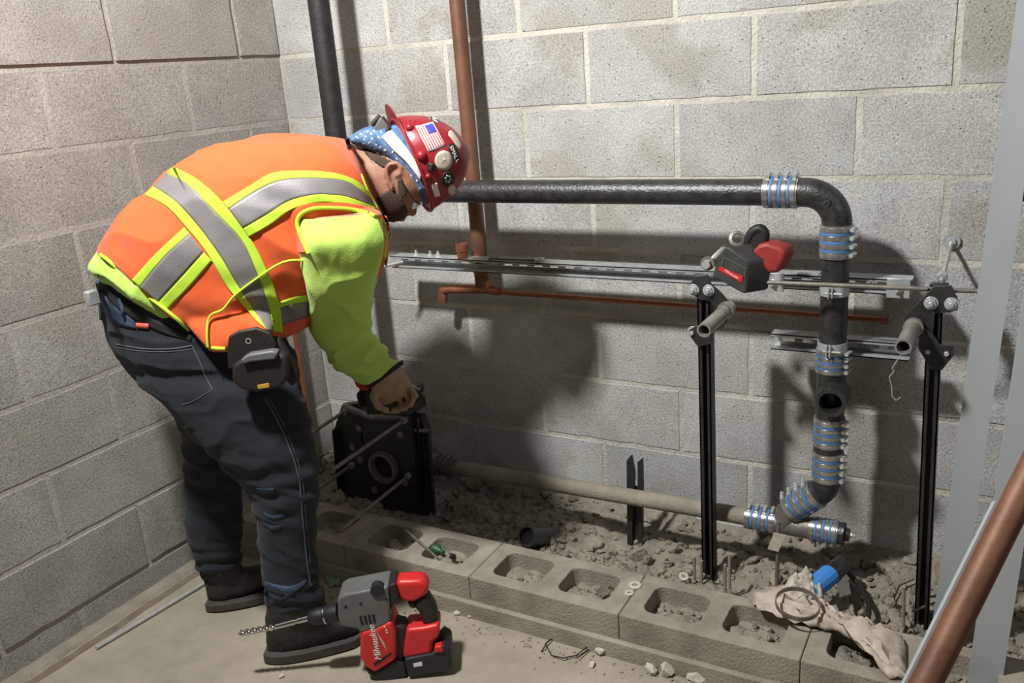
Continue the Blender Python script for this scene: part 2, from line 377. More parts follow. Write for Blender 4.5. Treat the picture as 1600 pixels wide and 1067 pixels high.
# ------------------------------------------------------------------ hollow kerb blocks
def kerb_block(x0, x1, label):
    mb = MB(); y0, y1, z0, z1 = -.617, -.428, .046, .12; W_ = x1-x0
    cores = [(x0+.045, x0+.188), (x1-.19, x1-.05)] if W_ > .4 else [(x0+.05, x1-.05)]
    def rr(a, b, z, n=5):
        pts = []; cy0, cy1 = -.578, -.462; r = .026
        for (cx, cy, t0) in ((b-r, cy1-r, 0), (a+r, cy1-r, 90), (a+r, cy0+r, 180), (b-r, cy0+r, 270)):
            for i in range(n+1):
                t = math.radians(t0+90*i/n); pts.append(Vector((cx+r*math.cos(t), cy+r*math.sin(t), z)))
        return pts
    bm = bmesh.new()
    def loop(pts):
        vs = [bm.verts.new(p) for p in pts]; return vs, [bm.edges.new((vs[i], vs[(i+1) % len(vs)])) for i in range(len(vs))]
    ins = .0008
    outer = [Vector(p) for p in ((x0+ins, y0, z1), (x1-ins, y0, z1), (x1-ins, y1, z1), (x0+ins, y1, z1))]
    ov, oe = loop(outer); allE = list(oe); cl = []
    for (a, b) in cores: v, e = loop(rr(a, b, z1)); allE += e; cl.append((v, a, b))
    bmesh.ops.triangle_fill(bm, use_beauty=True, use_dissolve=False, edges=allE)
    bot = [bm.verts.new((v.co.x, v.co.y, z0)) for v in ov]
    for i in range(4): bm.faces.new((ov[i], ov[(i+1) % 4], bot[(i+1) % 4], bot[i]))
    for v, a, b in cl:
        lo = [bm.verts.new((p.co.x*.98+(a+b)/2*.02, p.co.y*.98-.52*.02, z0)) for p in v]
        for i in range(len(v)): bm.faces.new((v[i], v[(i+1) % len(v)], lo[(i+1) % len(v)], lo[i]))
    bmesh.ops.recalc_face_normals(bm, faces=bm.faces)
    me = bpy.data.meshes.new('kerb_block'); bm.to_mesh(me); bm.free()
    o = build(me, 'hollow_block', M['kerb'], label=label, cat='block', group='hollow blocks of the low kerb', smooth=False)
    b = o.modifiers.new('bevel', 'BEVEL'); b.width = .003; b.segments = 2; b.limit_method = 'ANGLE'; b.angle_limit = .8
    return cores
allc = []
for x0, x1, lab in [(-1.45, -1.02, 'hollow block behind the worker\'s legs under the drain fitting'), (-1.02, -.59, 'hollow block with the green bottle lying in its core'), (-.59, -.16, 'hollow block with two open cores, first fully lit one right of the shadow'), (-.16, .27, 'hollow block with washers at its left corner and plastic at its right core'), (.27, .70, 'hollow block under the crumpled plastic sheet beside the studs'), (.70, 1.13, 'hollow block beyond the metal studs'), (1.13, 1.56, 'hollow block farthest right in the kerb')]:
    allc += kerb_block(x0, x1, lab)
o = build(MB().box((-1.51, -.52, .085), (.11, .189, .07)), 'cut_block', M['kerb'], bevel=.004, label='short cut block closing the kerb against the left wall', cat='block')
mb = MB(); vsn = []
for a, b in allc:
    n = 16; base = len(mb.v); zz = random.uniform(.068, .085); vs = []
    for j in range(n+1):
        for i in range(n+1):
            x = a+(b-a)*i/n; y = -.578+.116*j/n; p = Vector((x, y, 0)); vs.append((x, y, zz+.02*noise.noise(p*22)+.008*noise.noise(p*60)))
    mb.add(vs, [(j*(n+1)+i, j*(n+1)+i+1, (j+1)*(n+1)+i+1, (j+1)*(n+1)+i) for j in range(n) for i in range(n)])
    for q in range(26):
        r = .003+.008*random.random()**2; x = random.uniform(a+.02, b-.02); y = random.uniform(-.565, -.475); rock(mb, (x, y, zz+.004), r)
o = build(mb, 'core_dirt', M['dirt'], kind='stuff', smooth=True, angle=35); tag(o, 'crumbly dirt filling the open cores of the kerb blocks', 'dirt')
# stone chips on the floor
chips = [(938, 1018, .014), (966, 1014, .017), (1047, 1045, .018), (1090, 1058, .016), (1018, 1048, .012), (925, 1038, .006), (716, 958, .008), (735, 962, .006), (990, 1030, .008), (1135, 1062, .01), (850, 990, .006), (800, 972, .006), (440, 1056, .005)]
lb = ['bright broken chip left of the flat grey stone', 'flat grey stone with a pointed top near the bent wire', 'largest rounded white stone on the floor', 'pale stone at the bottom picture edge right of the rounded one', 'thin splinter of pale stone left of the rounded white one', 'tiny chip below the bright broken chip', 'white chip on the floor right of the drill handle', 'second smaller chip right of the drill handle', 'small pebble between the flat grey stone and the splinter', 'low pale chip farthest right on the floor', 'pebble by the loop of bent wire', 'reddish-tan pebble against the kerb', 'sliver on the floor left of the hammer drill']
for (px, py, r), l in zip(chips, lb):
    p = PZ(px, py, .004); mb = MB(); rock(mb, (p.x, p.y, r*.75), r*1.65, .7); build(mb, 'stone_chip', M['stone'], label=l, cat='stone', group='pale stone chips on the floor', smooth=True, angle=25)
# ------------------------------------------------------------------ channel, rods, bolts
X3 = Vector((1, 0, 0)); Y3 = Vector((0, 1, 0)); Z3 = Vector((0, 0, 1))
def channel(mb, a, b, wdt, dep, open_dir, t=.003, lip=.008, slots=None):
    """C channel from a to b, opening towards open_dir; slots = (pitch, length, height) cut through its web"""
    a = Vector(a); b = Vector(b); ax = (b-a).normalized(); L = (b-a).length; o = Vector(open_dir); o = (o-ax*o.dot(ax)).normalized(); s = ax.cross(o)
    rot = Matrix((ax, o, s)).transposed(); c = (a+b)/2
    def bx(du, do, ds, su, so, ss): mb.box(c+ax*du+o*do+s*ds, (su, so, ss), rot)
    for q in (-1, 1):
        bx(0, dep/2, q*(wdt/2-t/2), L, dep, t)
        bx(0, dep-t/2, q*(wdt/2-lip/2), L, t, lip)
        bx(0, dep-lip*.6, q*(wdt/2-lip), L, lip*.9, t*.7)
    if not slots: bx(0, t/2, 0, L, t, wdt-2*t)
    else:
        pit, sl, sh = slots
        for q in (-1, 1): bx(0, t/2, q*(wdt/2+sh/2)/2, L, t, wdt/2-sh/2-t)
        n = int(L/pit)
        for i in range(n+1):
            u = -L/2+i*pit+(L-n*pit)/2; bx(u, t/2, 0, pit-sl, t, sh)
    return mb
def hexnut(mb, c, d, r, h):
    c = Vector(c); d = Vector(d).normalized(); return mb.tube([c-d*h/2, c+d*h/2], r, 6)
def bolt(parent, c, d, r=.009, name='bolt', m='steel'):
    mb = MB(); d = Vector(d).normalized(); hexnut(mb, Vector(c)+d*.003, d, r, .006); mb.tube([Vector(c), Vector(c)+d*.014], r*.5, 8); mb.tube([Vector(c)-d*.001, Vector(c)+d*.001], r*1.4, 16)
    return build(mb, name, M[m], parent, bevel=.0006)
def threaded(mb, a, b, r, n=10):
    a = Vector(a); b = Vector(b); L = (b-a).length; k = int(L/.0032); prof = []
    for i in range(k+1): prof += [(i/k, r*(.86 if i % 2 else 1.04))]
    return mb.lathe(a, b-a, prof, n, False, True)
# ------------------------------------------------------------------ cast iron run
R = .0315; YP = -.2
zh = PY(900, 299.5, YP).z; xv = PY(1304, 450, YP).x
xc1a = PY(1195, 299, YP).x; xe = PY(1249, 299, YP).x; zc2a = PY(1304, 350, YP).z
rb = min(xv-xe, zh-zc2a)
mb = MB().tube([(-1.175, YP, zh), (-.8, YP, zh), (xe-.03, YP, zh)], R, 32)
build(mb, 'cast_iron_pipe', M['blackpipe'], label='long horizontal black cast iron pipe running behind the red hard hat', cat='pipe')
pr_ = thing('waste_stack', 'thick upright black iron pipe rising behind the worker\'s back near the corner', 'pipe', (-1.2, YP, .2))
build(MB().tube([(-1.2, YP, .12), (-1.2, YP, 2.42)], .0315, 32), 'pipe_barrel', M['riser'], pr_)
build(MB().tube([(-1.2, YP, zh), (-1.165, YP, zh)], .038, 24), 'branch_socket', M['riser'], pr_)
el = thing('elbow', 'black cast iron quarter bend at the right end of the horizontal pipe', 'pipe elbow', (xv, YP, zc2a))
pts = [Vector((xe-.01, YP, zh))] + [Vector((xv-rb+rb*math.sin(t), YP, zh-rb+rb*math.cos(t))) for t in np.linspace(0, math.pi/2, 14)] + [Vector((xv, YP, zc2a-.01))]
build(MB().tube(pts, .0335, 32), 'bend', M['blackpipe'], el)
mk = MB(); q = Vector((xv-rb+rb*math.sin(.75), YP-.0335, zh-rb+rb*math.cos(.75)))
ringp = [q + Vector((.012*math.cos(t), .001, .012*math.sin(t))) for t in np.linspace(0, 2*math.pi, 17)]
mk.tube(ringp, .0016, 6); mk.tube([q+Vector((-.004, 0, -.004)), q+Vector((.004, 0, .004))], .0015, 6)
for dx, dz in ((-.026, .016), (-.036, .022), (.018, -.028)): mk.tube([q+Vector((dx, .003, dz-.006)), q+Vector((dx+.004, .003, dz+.006))], .0014, 6)
build(mk, 'cast_mark', M['blackpipe'], el)
# coupling prototype along local z
def coupling_proto():
    t = thing('pipe_coupling', 'x', 'pipe coupling', (0, 0, -5)); W0 = WM[t.name].translation
    mb = MB(); prof = [(-.04, .033)]
    for i in range(41): prof.append((-.04+.002*i, .0362+.0005*math.sin(i*math.pi/2)))
    prof.append((.04, .033)); mb.lathe(W0, Z3, prof, 40)
    build(mb, 'shell', M['shell'], t, angle=60)
    for zz in (-.031, -.0105, .0105, .031):
        mb = MB(); mb.lathe(W0+Z3*(zz-.0045), Z3, [(0, .0366), (0, .0378), (.009, .0378), (.009, .0366)], 40, True); build(mb, 'clamp_band', M['shell'], t)
        mb = MB(); c = W0+Vector((.041, 0, zz)); mb.tube([c+Vector((0, -.013, 0)), c+Vector((0, .010, 0))], .0045, 10); hexnut(mb, c+Vector((0, -.015, 0)), Y3, .0055, .007)
        mb.box(c+Vector((-.003, 0, 0)), (.005, .016, .009)); build(mb, 'band_screw', M['steel'], t)
    for zz in (-.0205, 0, .0205):
        mb = MB(); mb.lathe(W0+Z3*(zz-.003), Z3, [(0, .0366), (0, .0374), (.006, .0374), (.006, .0366)], 40, True); build(mb, 'blue_mark', M['blue'], t, label='blue painted stripe')
    return t
cp0 = coupling_proto(); first = [True]
def coupling(a, b, side, label, rs=1.):
    a = Vector(a); b = Vector(b); z = (b-a).normalized(); x = Vector(side); x = (x-z*x.dot(z)).normalized(); y = z.cross(x)
    m = Matrix.Translation((a+b)/2) @ Matrix((x*rs, y*rs, z*((b-a).length/.08))).transposed().to_4x4()
    if first[0]:
        first[0] = False; cp0.matrix_world = m; WM[cp0.name] = m; cp0['label'] = label; cp0['group'] = 'banded steel couplings on the black pipe'; return cp0
    return copy_thing(cp0, m, label, 'banded steel couplings on the black pipe')
V = Vector
coupling((xc1a, YP, zh), (xe, YP, zh), (0, -.15, 1), 'banded coupling lying on the horizontal pipe left of the quarter bend')
coupling((xv, YP, PY(1304, 401, YP).z), (xv, YP, zc2a), (1, -.2, 0), 'upright banded coupling with three clear blue stripes under the quarter bend')
zt0 = PY(1304, 562, YP).z; zt1 = PY(1304, 652, YP).z; zt2 = PY(1304, 696, YP).z; zt3 = PY(1304, 705, YP).z; zt4 = PY(1304, 750, YP).z
build(MB().tube([(xv, YP, zt0-.01), (xv, YP, zc2a-.06)], R, 32), 'cast_iron_pipe', M['blackpipe'], label='upright black pipe between the quarter bend and the tee', cat='pipe')
te = thing('tee', 'black sanitary tee with an open round inlet facing the room', 'pipe tee', (xv, YP, zt1))
build(MB().tube([(xv, YP, zt1-.02), (xv, YP, zt0+.02)], .0335, 32), 'barrel', M['blackpipe'], te)
tc_ = PY(1298, 629, YP-.075); build(MB().pipe((tc_.x, YP-.005, tc_.z+.002), (tc_.x, YP-.08, tc_.z), .0355, .026, 32), 'inlet', M['blackpipe'], te)
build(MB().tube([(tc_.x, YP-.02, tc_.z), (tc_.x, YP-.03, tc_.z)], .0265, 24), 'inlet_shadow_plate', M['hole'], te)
coupling((xv, YP, zt0-.03), (xv, YP, zt0+.03), (1, -.2, 0), 'dim banded coupling just above the open tee')
coupling((xv, YP, zt2), (xv, YP, zt1), (1, -.2, 0), 'banded coupling directly below the open tee')
build(MB().lathe((xv, YP, zt3), Z3, [(0, .030), (0, .036), (zt2-zt3, .036), (zt2-zt3, .030)], 32), 'rubber_gasket', M['blackpipe'], label='dark rubber collar between the two stacked couplings', cat='gasket')
coupling((xv, YP, zt4), (xv, YP, zt3), (1, -.2, 0), 'lowest upright banded coupling, just above the black eighth bend')
p0 = V((xv, YP, zt4+.005)); p2 = PY(1277, 770, YP); p1 = V((xv, YP, p2.z+.012)); p3 = PY(1232, 797, YP); dg = (p3-p2).normalized()
bend = [p0] + [p0.lerp(p1, t)*(1-t) + p1.lerp(p2, t)*t for t in np.linspace(.1, 1, 9)] + [p2+dg*.01]
build(MB().tube(bend, .033, 28), 'elbow', M['blackpipe'], label='short black eighth bend turning down towards the floor pipe', cat='pipe elbow')
coupling(p3-dg*.005, p2, (-.6, -.3, .8), 'slanting dusty banded coupling below the eighth bend', 1.02)
zf = .213; yf = YP
wy = thing('wye', 'dusty cast iron wye where the slanting pipe meets the floor pipe', 'pipe fitting', (.13, yf, zf-.03))
xw0 = PY(1212, 812, yf).x; xw1 = PY(1266, 822, yf).x
build(MB().tube([(xw0-.01, yf, zf), (xw1+.01, yf, zf)], .029, 28), 'run', M['dusty_steel'], wy); build(MB().tube([(xw0+.02, yf, zf), p3], .030, 24), 'branch', M['dusty_steel'], wy)
coupling((PY(1166, 803, yf).x, yf, zf), (PY(1213, 810, yf).x, yf, zf), (0, -.2, 1), 'shiny banded coupling on the floor pipe left of the wye', .84)
xr = PY(1310, 832, yf).x
coupling((xw1, yf, zf), (xr, yf, zf), (0, .3, -1), 'bright banded coupling at the right end of the wye', .86)
cp = thing('test_plug', 'black test plug with a bolt closing the right end of the wye', 'plug', (xr, yf, zf))
build(MB().lathe((xr-.005, yf, zf), X3, [(0, .028), (.02, .030), (.02, .018), (.032, .016)], 28), 'cap', M['blackpipe'], cp); bolt(cp, (xr+.027, yf, zf), (1, 0, 0), .008)
xf0 = -.9
build(MB().tube([(xf0, yf, .20), (-.4, yf, .207), (PY(1170, 803, yf).x, yf, zf)], .0235, 28), 'floor_pipe', M['kerb'], label='dust-caked pipe running low along the back wall above the dirt', cat='pipe')
dc = coupling((-.955, yf, .2), (-.875, yf, .2), (0, -.2, 1), 'dust-covered coupling at the left end of the floor pipe', .9)
for c in list(dc.children):
    if c.name.startswith('blue_mark'): bpy.data.objects.remove(c); continue
    c.data = c.data.copy(); c.data.materials.clear(); c.data.materials.append(M['dusty_steel'])
fr = thing('reducer', 'dusty dark reducer joining the floor pipe to the black carrier', 'pipe fitting', (-.97, yf, .2))
build(MB().lathe((-1.06, yf, .2), X3, [(0, .05), (.05, .05), (.07, .038), (.115, .036)], 28), 'cone', M['dusty_steel'], fr); build(MB().lathe((-1.0, yf, .2), X3, [(0, .05), (0, .055), (.012, .055), (.012, .05)], 28), 'flange', M['dusty_steel'], fr)
# ------------------------------------------------------------------ copper
cr = thing('copper_riser', 'upright dull copper pipe passing behind the hard hat down to a tee', 'copper pipe', (-.8, -.09, .75))
a = PY(714, 0, -.09); b = PY(754, 447, -.09); up = (a-b).normalized()
build(MB().tube([b, a+up*.8], .0222, 24), 'pipe_barrel', M['oldcopper'], cr)
build(MB().tube([PY(748, 395, -.09), PY(752, 425, -.09)], .0245, 24), 'fitting_collar', M['copper'], cr)
ct = thing('copper_branch', 'copper tee under the riser with a down-bent left arm and thin right run', 'copper pipe', (b.x, -.09, b.z-.02))
tm = PY(762, 452, -.09); e0 = PY(705, 451, -.09); e1 = PY(692, 454, -.09); e2 = PY(692, 471, -.09)
build(MB().tube([PY(780, 455, -.09), tm, e0], .0145, 20), 'tee_run', M['copper'], ct)
build(MB().tube([e0+V((.01, 0, 0)), e0, e0.lerp(e1, .5)+V((0, 0, .001)), e1, e1.lerp(e2, .3), e2], .0145, 20), 'street_elbow', M['copper'], ct)
build(MB().tube([PY(757, 440, -.09), tm], .016, 20), 'tee_neck', M['copper'], ct)
rt = PY(1384, 500, -.06); build(MB().tube([PY(778, 456, -.085), rt], .0075, 16), 'thin_run', M['copper'], ct)
build(MB().lathe(rt-V((.012, 0, 0)), X3, [(0, .0085), (0, .0115), (.016, .0115), (.016, .0085)], 20, True), 'coupling_end', M['copper'], ct)
# ------------------------------------------------------------------ horizontal galvanised channels
zs0 = PY(624, 402, -.16).z; zs1 = PY(1083, 441, -.16).z
zs = (zs0+zs1)/2; xs0 = PY(612, 405, -.16).x; xs1 = PY(1425, 440, -.16).x
st = thing('strut_channel', 'long galvanised slotted channel fixed level across the back wall', 'metal channel', (xs0, -.12, zs))
build(channel(MB(), (xs0, -.113, zs), (xs1, -.113, zs), .036, .052, -Y3, .0025, .006, (.05, .026, .010)), 'rail', M['steel'], st, smooth=False)
for px in (650, 672, 684): bolt(st, (PY(px, 395, -.13).x, -.13, zs+.018), Z3, .0075)
for px, dz in ((1405, 0), (1210, 0)):
    x = PY(px, 440, -.16).x; build(MB().box((x, -.169, zs), (.05, .008, .046)), 'end_bracket', M['steel'], st, bevel=.001); bolt(st, (x, -.174, zs-.004), (-.1, -1, 0), .008)
x = PY(620, 410, -.16).x; build(MB().tube([(x-.02, -.20, zs-.006), (x+.02, -.155, zs)], .005, 10), 'end_bolt', M['steel'], st)
x = PY(1262, 428, -.16).x; build(MB().box((x, -.142, zs+.0195), (.05, .04, .003)), 'splice_plate', M['steel'], st)
for i, px in enumerate((1304,)):
    pc = thing('pipe_clamp', 'zinc strap clamp gripping the upright pipe at the long channel', 'pipe clamp', (xv, YP, zs-.02)); zc_ = PY(1304, 457, YP-.03).z
    build(MB().lathe((xv, YP, zc_-.012), Z3, [(0, .0318), (0, .0345), (.024, .0345), (.024, .0318)], 36, True), 'strap', M['steel'], pc)
    build(MB().box((xv-.006, YP-.04, zc_), (.003, .016, .024)).box((xv+.002, YP-.04, zc_), (.003, .016, .024)), 'clamp_ear', M['steel'], pc); build(MB().tube([(xv-.014, YP-.042, zc_), (xv+.024, YP-.042, zc_)], .003, 8), 'clamp_screw', M['steel'], pc)
    build(MB().box((xv, YP+.037, zc_), (.03, .02, .024)), 'clamp_foot', M['steel'], pc)
zl = (PY(1205, 519, -.16).z+PY(1205, 547, -.16).z)/2; xl0 = PY(1205, 530, -.16).x; xl1 = PY(1422, 535, -.16).x
sl = thing('strut_channel', 'short galvanised channel with oval slots below the long one', 'metal channel', (xl0, -.12, zl))
build(channel(MB(), (xl0, -.122, zl), (xl1, -.122, zl), .042, .040, -Y3, .003, .007, (.05, .030, .014)), 'rail', M['steel'], sl, smooth=False)
zc_ = PY(1304, 548, YP-.03).z; pc = thing('pipe_clamp', 'zinc strap clamp gripping the upright pipe at the short channel', 'pipe clamp', (xv, YP, zc_))
build(MB().lathe((xv, YP, zc_-.014), Z3, [(0, .0318), (0, .0345), (.028, .0345), (.028, .0318)], 36, True), 'strap', M['steel'], pc)
build(MB().box((xv-.006, YP-.04, zc_), (.003, .016, .028)).box((xv+.002, YP-.04, zc_), (.003, .016, .028)), 'clamp_ear', M['steel'], pc); build(MB().tube([(xv-.014, YP-.042, zc_), (xv+.026, YP-.042, zc_)], .003, 8), 'clamp_screw', M['steel'], pc)
# wrench and copper fitting lying on the channel
pf = PY(722, 399, -.15); cf = thing('copper_fitting', 'small open copper cup fitting standing on the long channel', 'copper fitting', (pf.x, -.15, zs+.013))
build(MB().lathe((pf.x, -.148, zs+.018), Z3, [(0, .013), (0, .0155), (.020, .0155), (.022, .018), (.044, .018), (.044, .0155), (.024, .0155), (.02, .013)], 24, True), 'cup', M['copper'], cf)
wa = PY(772, 403, -.145); wb_ = PY(845, 408, -.145); wa.z = wb_.z = zs+.022
wr = thing('wrench', 'combination wrench lying on top of the long channel right of the copper fitting', 'wrench', (wa.x, -.145, zs+.014))
mb = MB(); mb.box((wa+wb_)/2, ((wb_-wa).length*.85, .012, .006)); build(mb, 'shank', M['dusty_steel'], wr, bevel=.002)
build(MB().lathe(wb_+V((-.004, 0, -.004)), Z3, [(0, .008), (0, .015), (.009, .015), (.009, .008)], 20, True), 'ring_end', M['steel'], wr)
mb = MB(); c = wa+V((-.004, 0, 0)); poly = [c+V((.014*math.cos(t), .014*math.sin(t), -.004)) for t in np.linspace(math.radians(215), math.radians(505), 14)] + [c+V((-.004, .004, -.004)), c+V((-.004, -.004, -.004))]
build(mb.ext(poly, (0, 0, .008)), 'open_jaw', M['dusty_steel'], wr)
# ------------------------------------------------------------------ carrier posts
YC = -.28
def carrier_post(pxt, pxb, name_label, plate, lower, bolts, s0, s1, ztop_extra=0):
    top = PY(*pxt, YC); bot = PY(*pxb, YC+.02)
    t = thing('carrier_post', name_label, 'carrier post', (bot.x, YC+.02, .0))
    build(channel(MB(), (bot.x, YC+.040, -.01), (top.x, YC+.040, top.z), .031, .036, -Y3, .0035, .009), 'post', M['black'], t, smooth=False)
    build(MB().ext([PY(*p, YC) for p in plate], (0, -.007, 0)), 'face_plate', M['black'], t, bevel=.0015)
    build(MB().ext([PY(*p, YC-.01) for p in lower], (0, -.006, 0)), 'stub_bracket', M['black'], t, bevel=.0015)
    for b in bolts: bolt(t, PY(*b, YC-.009), (0, -1, 0), .0105)
    a = PY(*s0, YC-.012); ln = .165; r = .0165
    b = a + V((PY(*s1, YC-ln).x-a.x, -ln+.01, PY(*s1, YC-ln).z-a.z))
    s = build(MB().pipe(a+V((0, .02, 0)), b, r, r-.004, 28), 'threaded_stub', M['stub'], t)
    build(MB().lathe(a, b-a, [(0, r), (0, r+.004), (.014, r+.004), (.014, r)], 28, True), 'collar', M['stub'], t)
    build(MB().tube([a.lerp(b, .55), a.lerp(b, .6)], r-.003, 20), 'stub_bore', M['hole'], t)
    return t
def z5(*p): return [(1040+x*.2062, 340+y*.2062) for x, y in p]
def z8(*p): return [(1340+x*.3, 340+y*.3) for x, y in p]
c1 = carrier_post((1098, 450), (1109, 905), 'left black carrier post with the cordless tool hooked on top', z5((230, 440), (320, 425), (350, 500), (420, 560), (505, 660), (490, 740), (440, 830), (370, 860), (345, 760), (400, 700), (330, 620), (270, 620), (180, 560), (178, 520)), z5((180, 850), (240, 812), (345, 870), (360, 950), (250, 975), (200, 910)), z5((210, 547), (325, 552), (208, 866)), (1136, 483), (1100, 516))
c2 = carrier_post((1462, 452), (1440, 985), 'right black carrier post hung on a threaded rod beside the studs', z8((400, 350), (490, 352), (532, 440), (522, 478), (480, 490), (405, 495), (395, 600), (330, 622), (240, 575), (250, 505)), z8((325, 560), (385, 590), (430, 660), (500, 665), (503, 712), (440, 790), (385, 790), (318, 680)), z8((383, 445), (490, 450), (465, 702), (368, 692)), (1428, 510), (1411, 542))
# hanger rod from wall to right post
a = PY(1487, 377, -.004); b = PY(1473, 428, -.16)
hr = thing('hanger_rod', 'bright threaded rod with a wall washer holding the right post', 'threaded rod', a)
build(threaded(MB(), a+V((0, .004, 0)), b+V((0, -.03, -.01)), .0048), 'rod', M['steel'], hr)
build(MB().lathe(a, -Y3, [(0, .0), (0, .019), (.003, .019), (.003, 0.001)], 24), 'washer', M['steel'], hr); mb = MB(); hexnut(mb, a+V((0, -.006, 0)), Y3, .010, .008); build(mb, 'nut', M['steel'], hr)
mb = MB(); hexnut(mb, b+V((0, -.012, -.004)), b-a, .0115, .018); build(mb, 'nut', M['steel'], hr); build(MB().box(b+V((-.003, -.03, -.022)), (.035, .06, .006)), 'angle_clip', M['black'], hr, bevel=.001)
build(MB().box(b+V((-.004, -.05, -.035)), (.035, .006, .05)), 'clip_leg', M['black'], hr, bevel=.001)
# long rod in front of the upright pipe
a = PY(1195, 441, -.30); b = PY(1532, 455, -.26)
build(threaded(MB(), a, b, .0055, 10), 'threaded_rod', M['dusty_steel'], label='dull threaded rod crossing level in front of the upright pipe', cat='threaded rod')
# wire dangling at right stub
w0 = z8((225, 715), (205, 745), (180, 785), (190, 800), (165, 830), (178, 880), (180, 930), (200, 952), (225, 935))
build(MB().tube([PY(*p, -.42) for p in w0], .0012, 6), 'tie_wire', M['steel'], label='thin bent wire dangling from the right pipe stub', cat='wire')
# ------------------------------------------------------------------ left carrier fitting
def z4(*p): return [(440+x*.2812, 540+y*.2812) for x, y in p]
YL = -.29
lc = thing('drain_carrier', 'bulky black cast iron drain carrier with a round opening under the worker\'s hands', 'drain carrier', PY(600, 800, YL))
body = z4((335, 330), (415, 322), (500, 392), (560, 420), (640, 395), (700, 385), (770, 395), (800, 470), (815, 700), (820, 930), (770, 950), (690, 905), (520, 930), (400, 905), (335, 800), (310, 640), (290, 470))
bc = PY(*z4((575, 670))[0], YL)
bm = bmesh.new()
ov = [bm.verts.new(PY(*p, YL)) for p in body]; oe = [bm.edges.new((ov[i], ov[(i+1) % len(ov)])) for i in range(len(ov))]
nv = 28; iv = [bm.verts.new(bc+V((.041*math.cos(2*math.pi*i/nv), 0, .041*math.sin(2*math.pi*i/nv)))) for i in range(nv)]; ie = [bm.edges.new((iv[i], iv[(i+1) % nv])) for i in range(nv)]
sv = [bm.verts.new(PY(*p, YL)) for p in z4((436, 484), (448, 484), (458, 548), (450, 550))]; se = [bm.edges.new((sv[i], sv[(i+1) % 4])) for i in range(4)]
r_ = bmesh.ops.triangle_fill(bm, use_beauty=True, edges=oe+ie+se); ex = bmesh.ops.extrude_face_region(bm, geom=[g_ for g_ in r_['geom'] if isinstance(g_, bmesh.types.BMFace)])
for v in ex['geom']:
    if isinstance(v, bmesh.types.BMVert): v.co.y += .028
bmesh.ops.recalc_face_normals(bm, faces=bm.faces); me = bpy.data.meshes.new('casting'); bm.to_mesh(me); bm.free()
build(me, 'casting', M['black'], lc, smooth=False)
build(MB().lathe(bc+V((0, .01, 0)), -Y3, [(0, .041), (0, .054), (.030, .053), (.030, .043)], 32, True), 'opening_ring', M['dusty_steel'], lc)
build(MB().lathe(bc+V((0, .0, 0)), Y3, [(0, .041), (.09, .041), (.09, .0)], 28), 'opening_bore', M['hole'], lc)
build(MB().box(bc+V((.0, .075, .0)), (.15, .09, .13)), 'hub_block', M['black'], lc, bevel=.015)
for (p, q_) in (((300, 470), (330, 800)), ((740, 400), (800, 940)), ((800, 480), (835, 930))):
    a, b = [PY(*z4(v)[0], YL-.012) for v in (p, q_)]; build(channel(MB(), (b.x, YL-.004, b.z), (a.x, YL-.004, a.z), .022, .014, -Y3, .003, .005), 'side_rail', M['black'], lc, smooth=False)
a, b = PY(*z4((345, 335))[0], YL-.01), PY(*z4((505, 400))[0], YL-.01); mb = MB(); mb.tube([a, b, PY(*z4((700, 385))[0], YL-.01)], .011, 12); build(mb, 'top_rim', M['dusty_steel'], lc)
for p in ((433, 455), (665, 490), (400, 560), (690, 760), (440, 630), (520, 800)):
    c = PY(*z4(p)[0], YL); build(MB().tube([c, c+V((0, -.007, 0))], .0115, 14), 'boss', M['dusty_steel'], lc)
mb = MB(); c = PY(*z4((650, 370))[0], YL+.0); mb.box(c+V((0, .02, .02)), (.12, .10, .035)); mb.box(c+V((.015, .02, .05)), (.09, .08, .03)); build(mb, 'top_block', M['black'], lc, bevel=.006)
a = PY(*z4((770, 470))[0], YL-.01); mb = MB(); mb.box(a, (.05, .012, .010)); mb.box(a+V((.022, .0, .004)), (.02, .012, .006)); build(mb, 'lug', M['dusty_steel'], lc, bevel=.002)
def rod(p, q_, lab, y0=YL-.01, ln=None):
    a = PY(*p, y0)
    best = min((math.hypot(*(np.array(proj(a+V((0, -t, 0))))-np.array(q_))), t) for t in np.linspace(.05, .6, 112))[1]
    e = PY(*q_, y0-best); t = thing('threaded_rod', lab, 'threaded rod', e, 'threaded rods sticking out of the drain carrier')
    build(threaded(MB(), a, e, .0058, 10), 'rod', M['dusty_steel'], t); mb = MB(); hexnut(mb, a+(e-a).normalized()*.012, e-a, .0105, .011); build(mb, 'nut', M['steel'], t)
def proj(P):
    c = ROT @ (np.array(P)-CAM); return (800+FPX*c[0]/c[2], 533.5+FPX*c[1]/c[2])
rod(z4((695, 405))[0], z4((285, 690))[0], 'upper right of the threaded rods, aimed across the round opening')
rod(z4((715, 715))[0], z4((340, 1020))[0], 'lower right threaded rod, reaching down over the kerb blocks')
rod(z4((362, 358))[0], (478, 682), 'upper left threaded rod ending behind the worker\'s thigh')
rod(z4((400, 655))[0], (492, 768), 'lower left threaded rod ending beside the worker\'s knee')
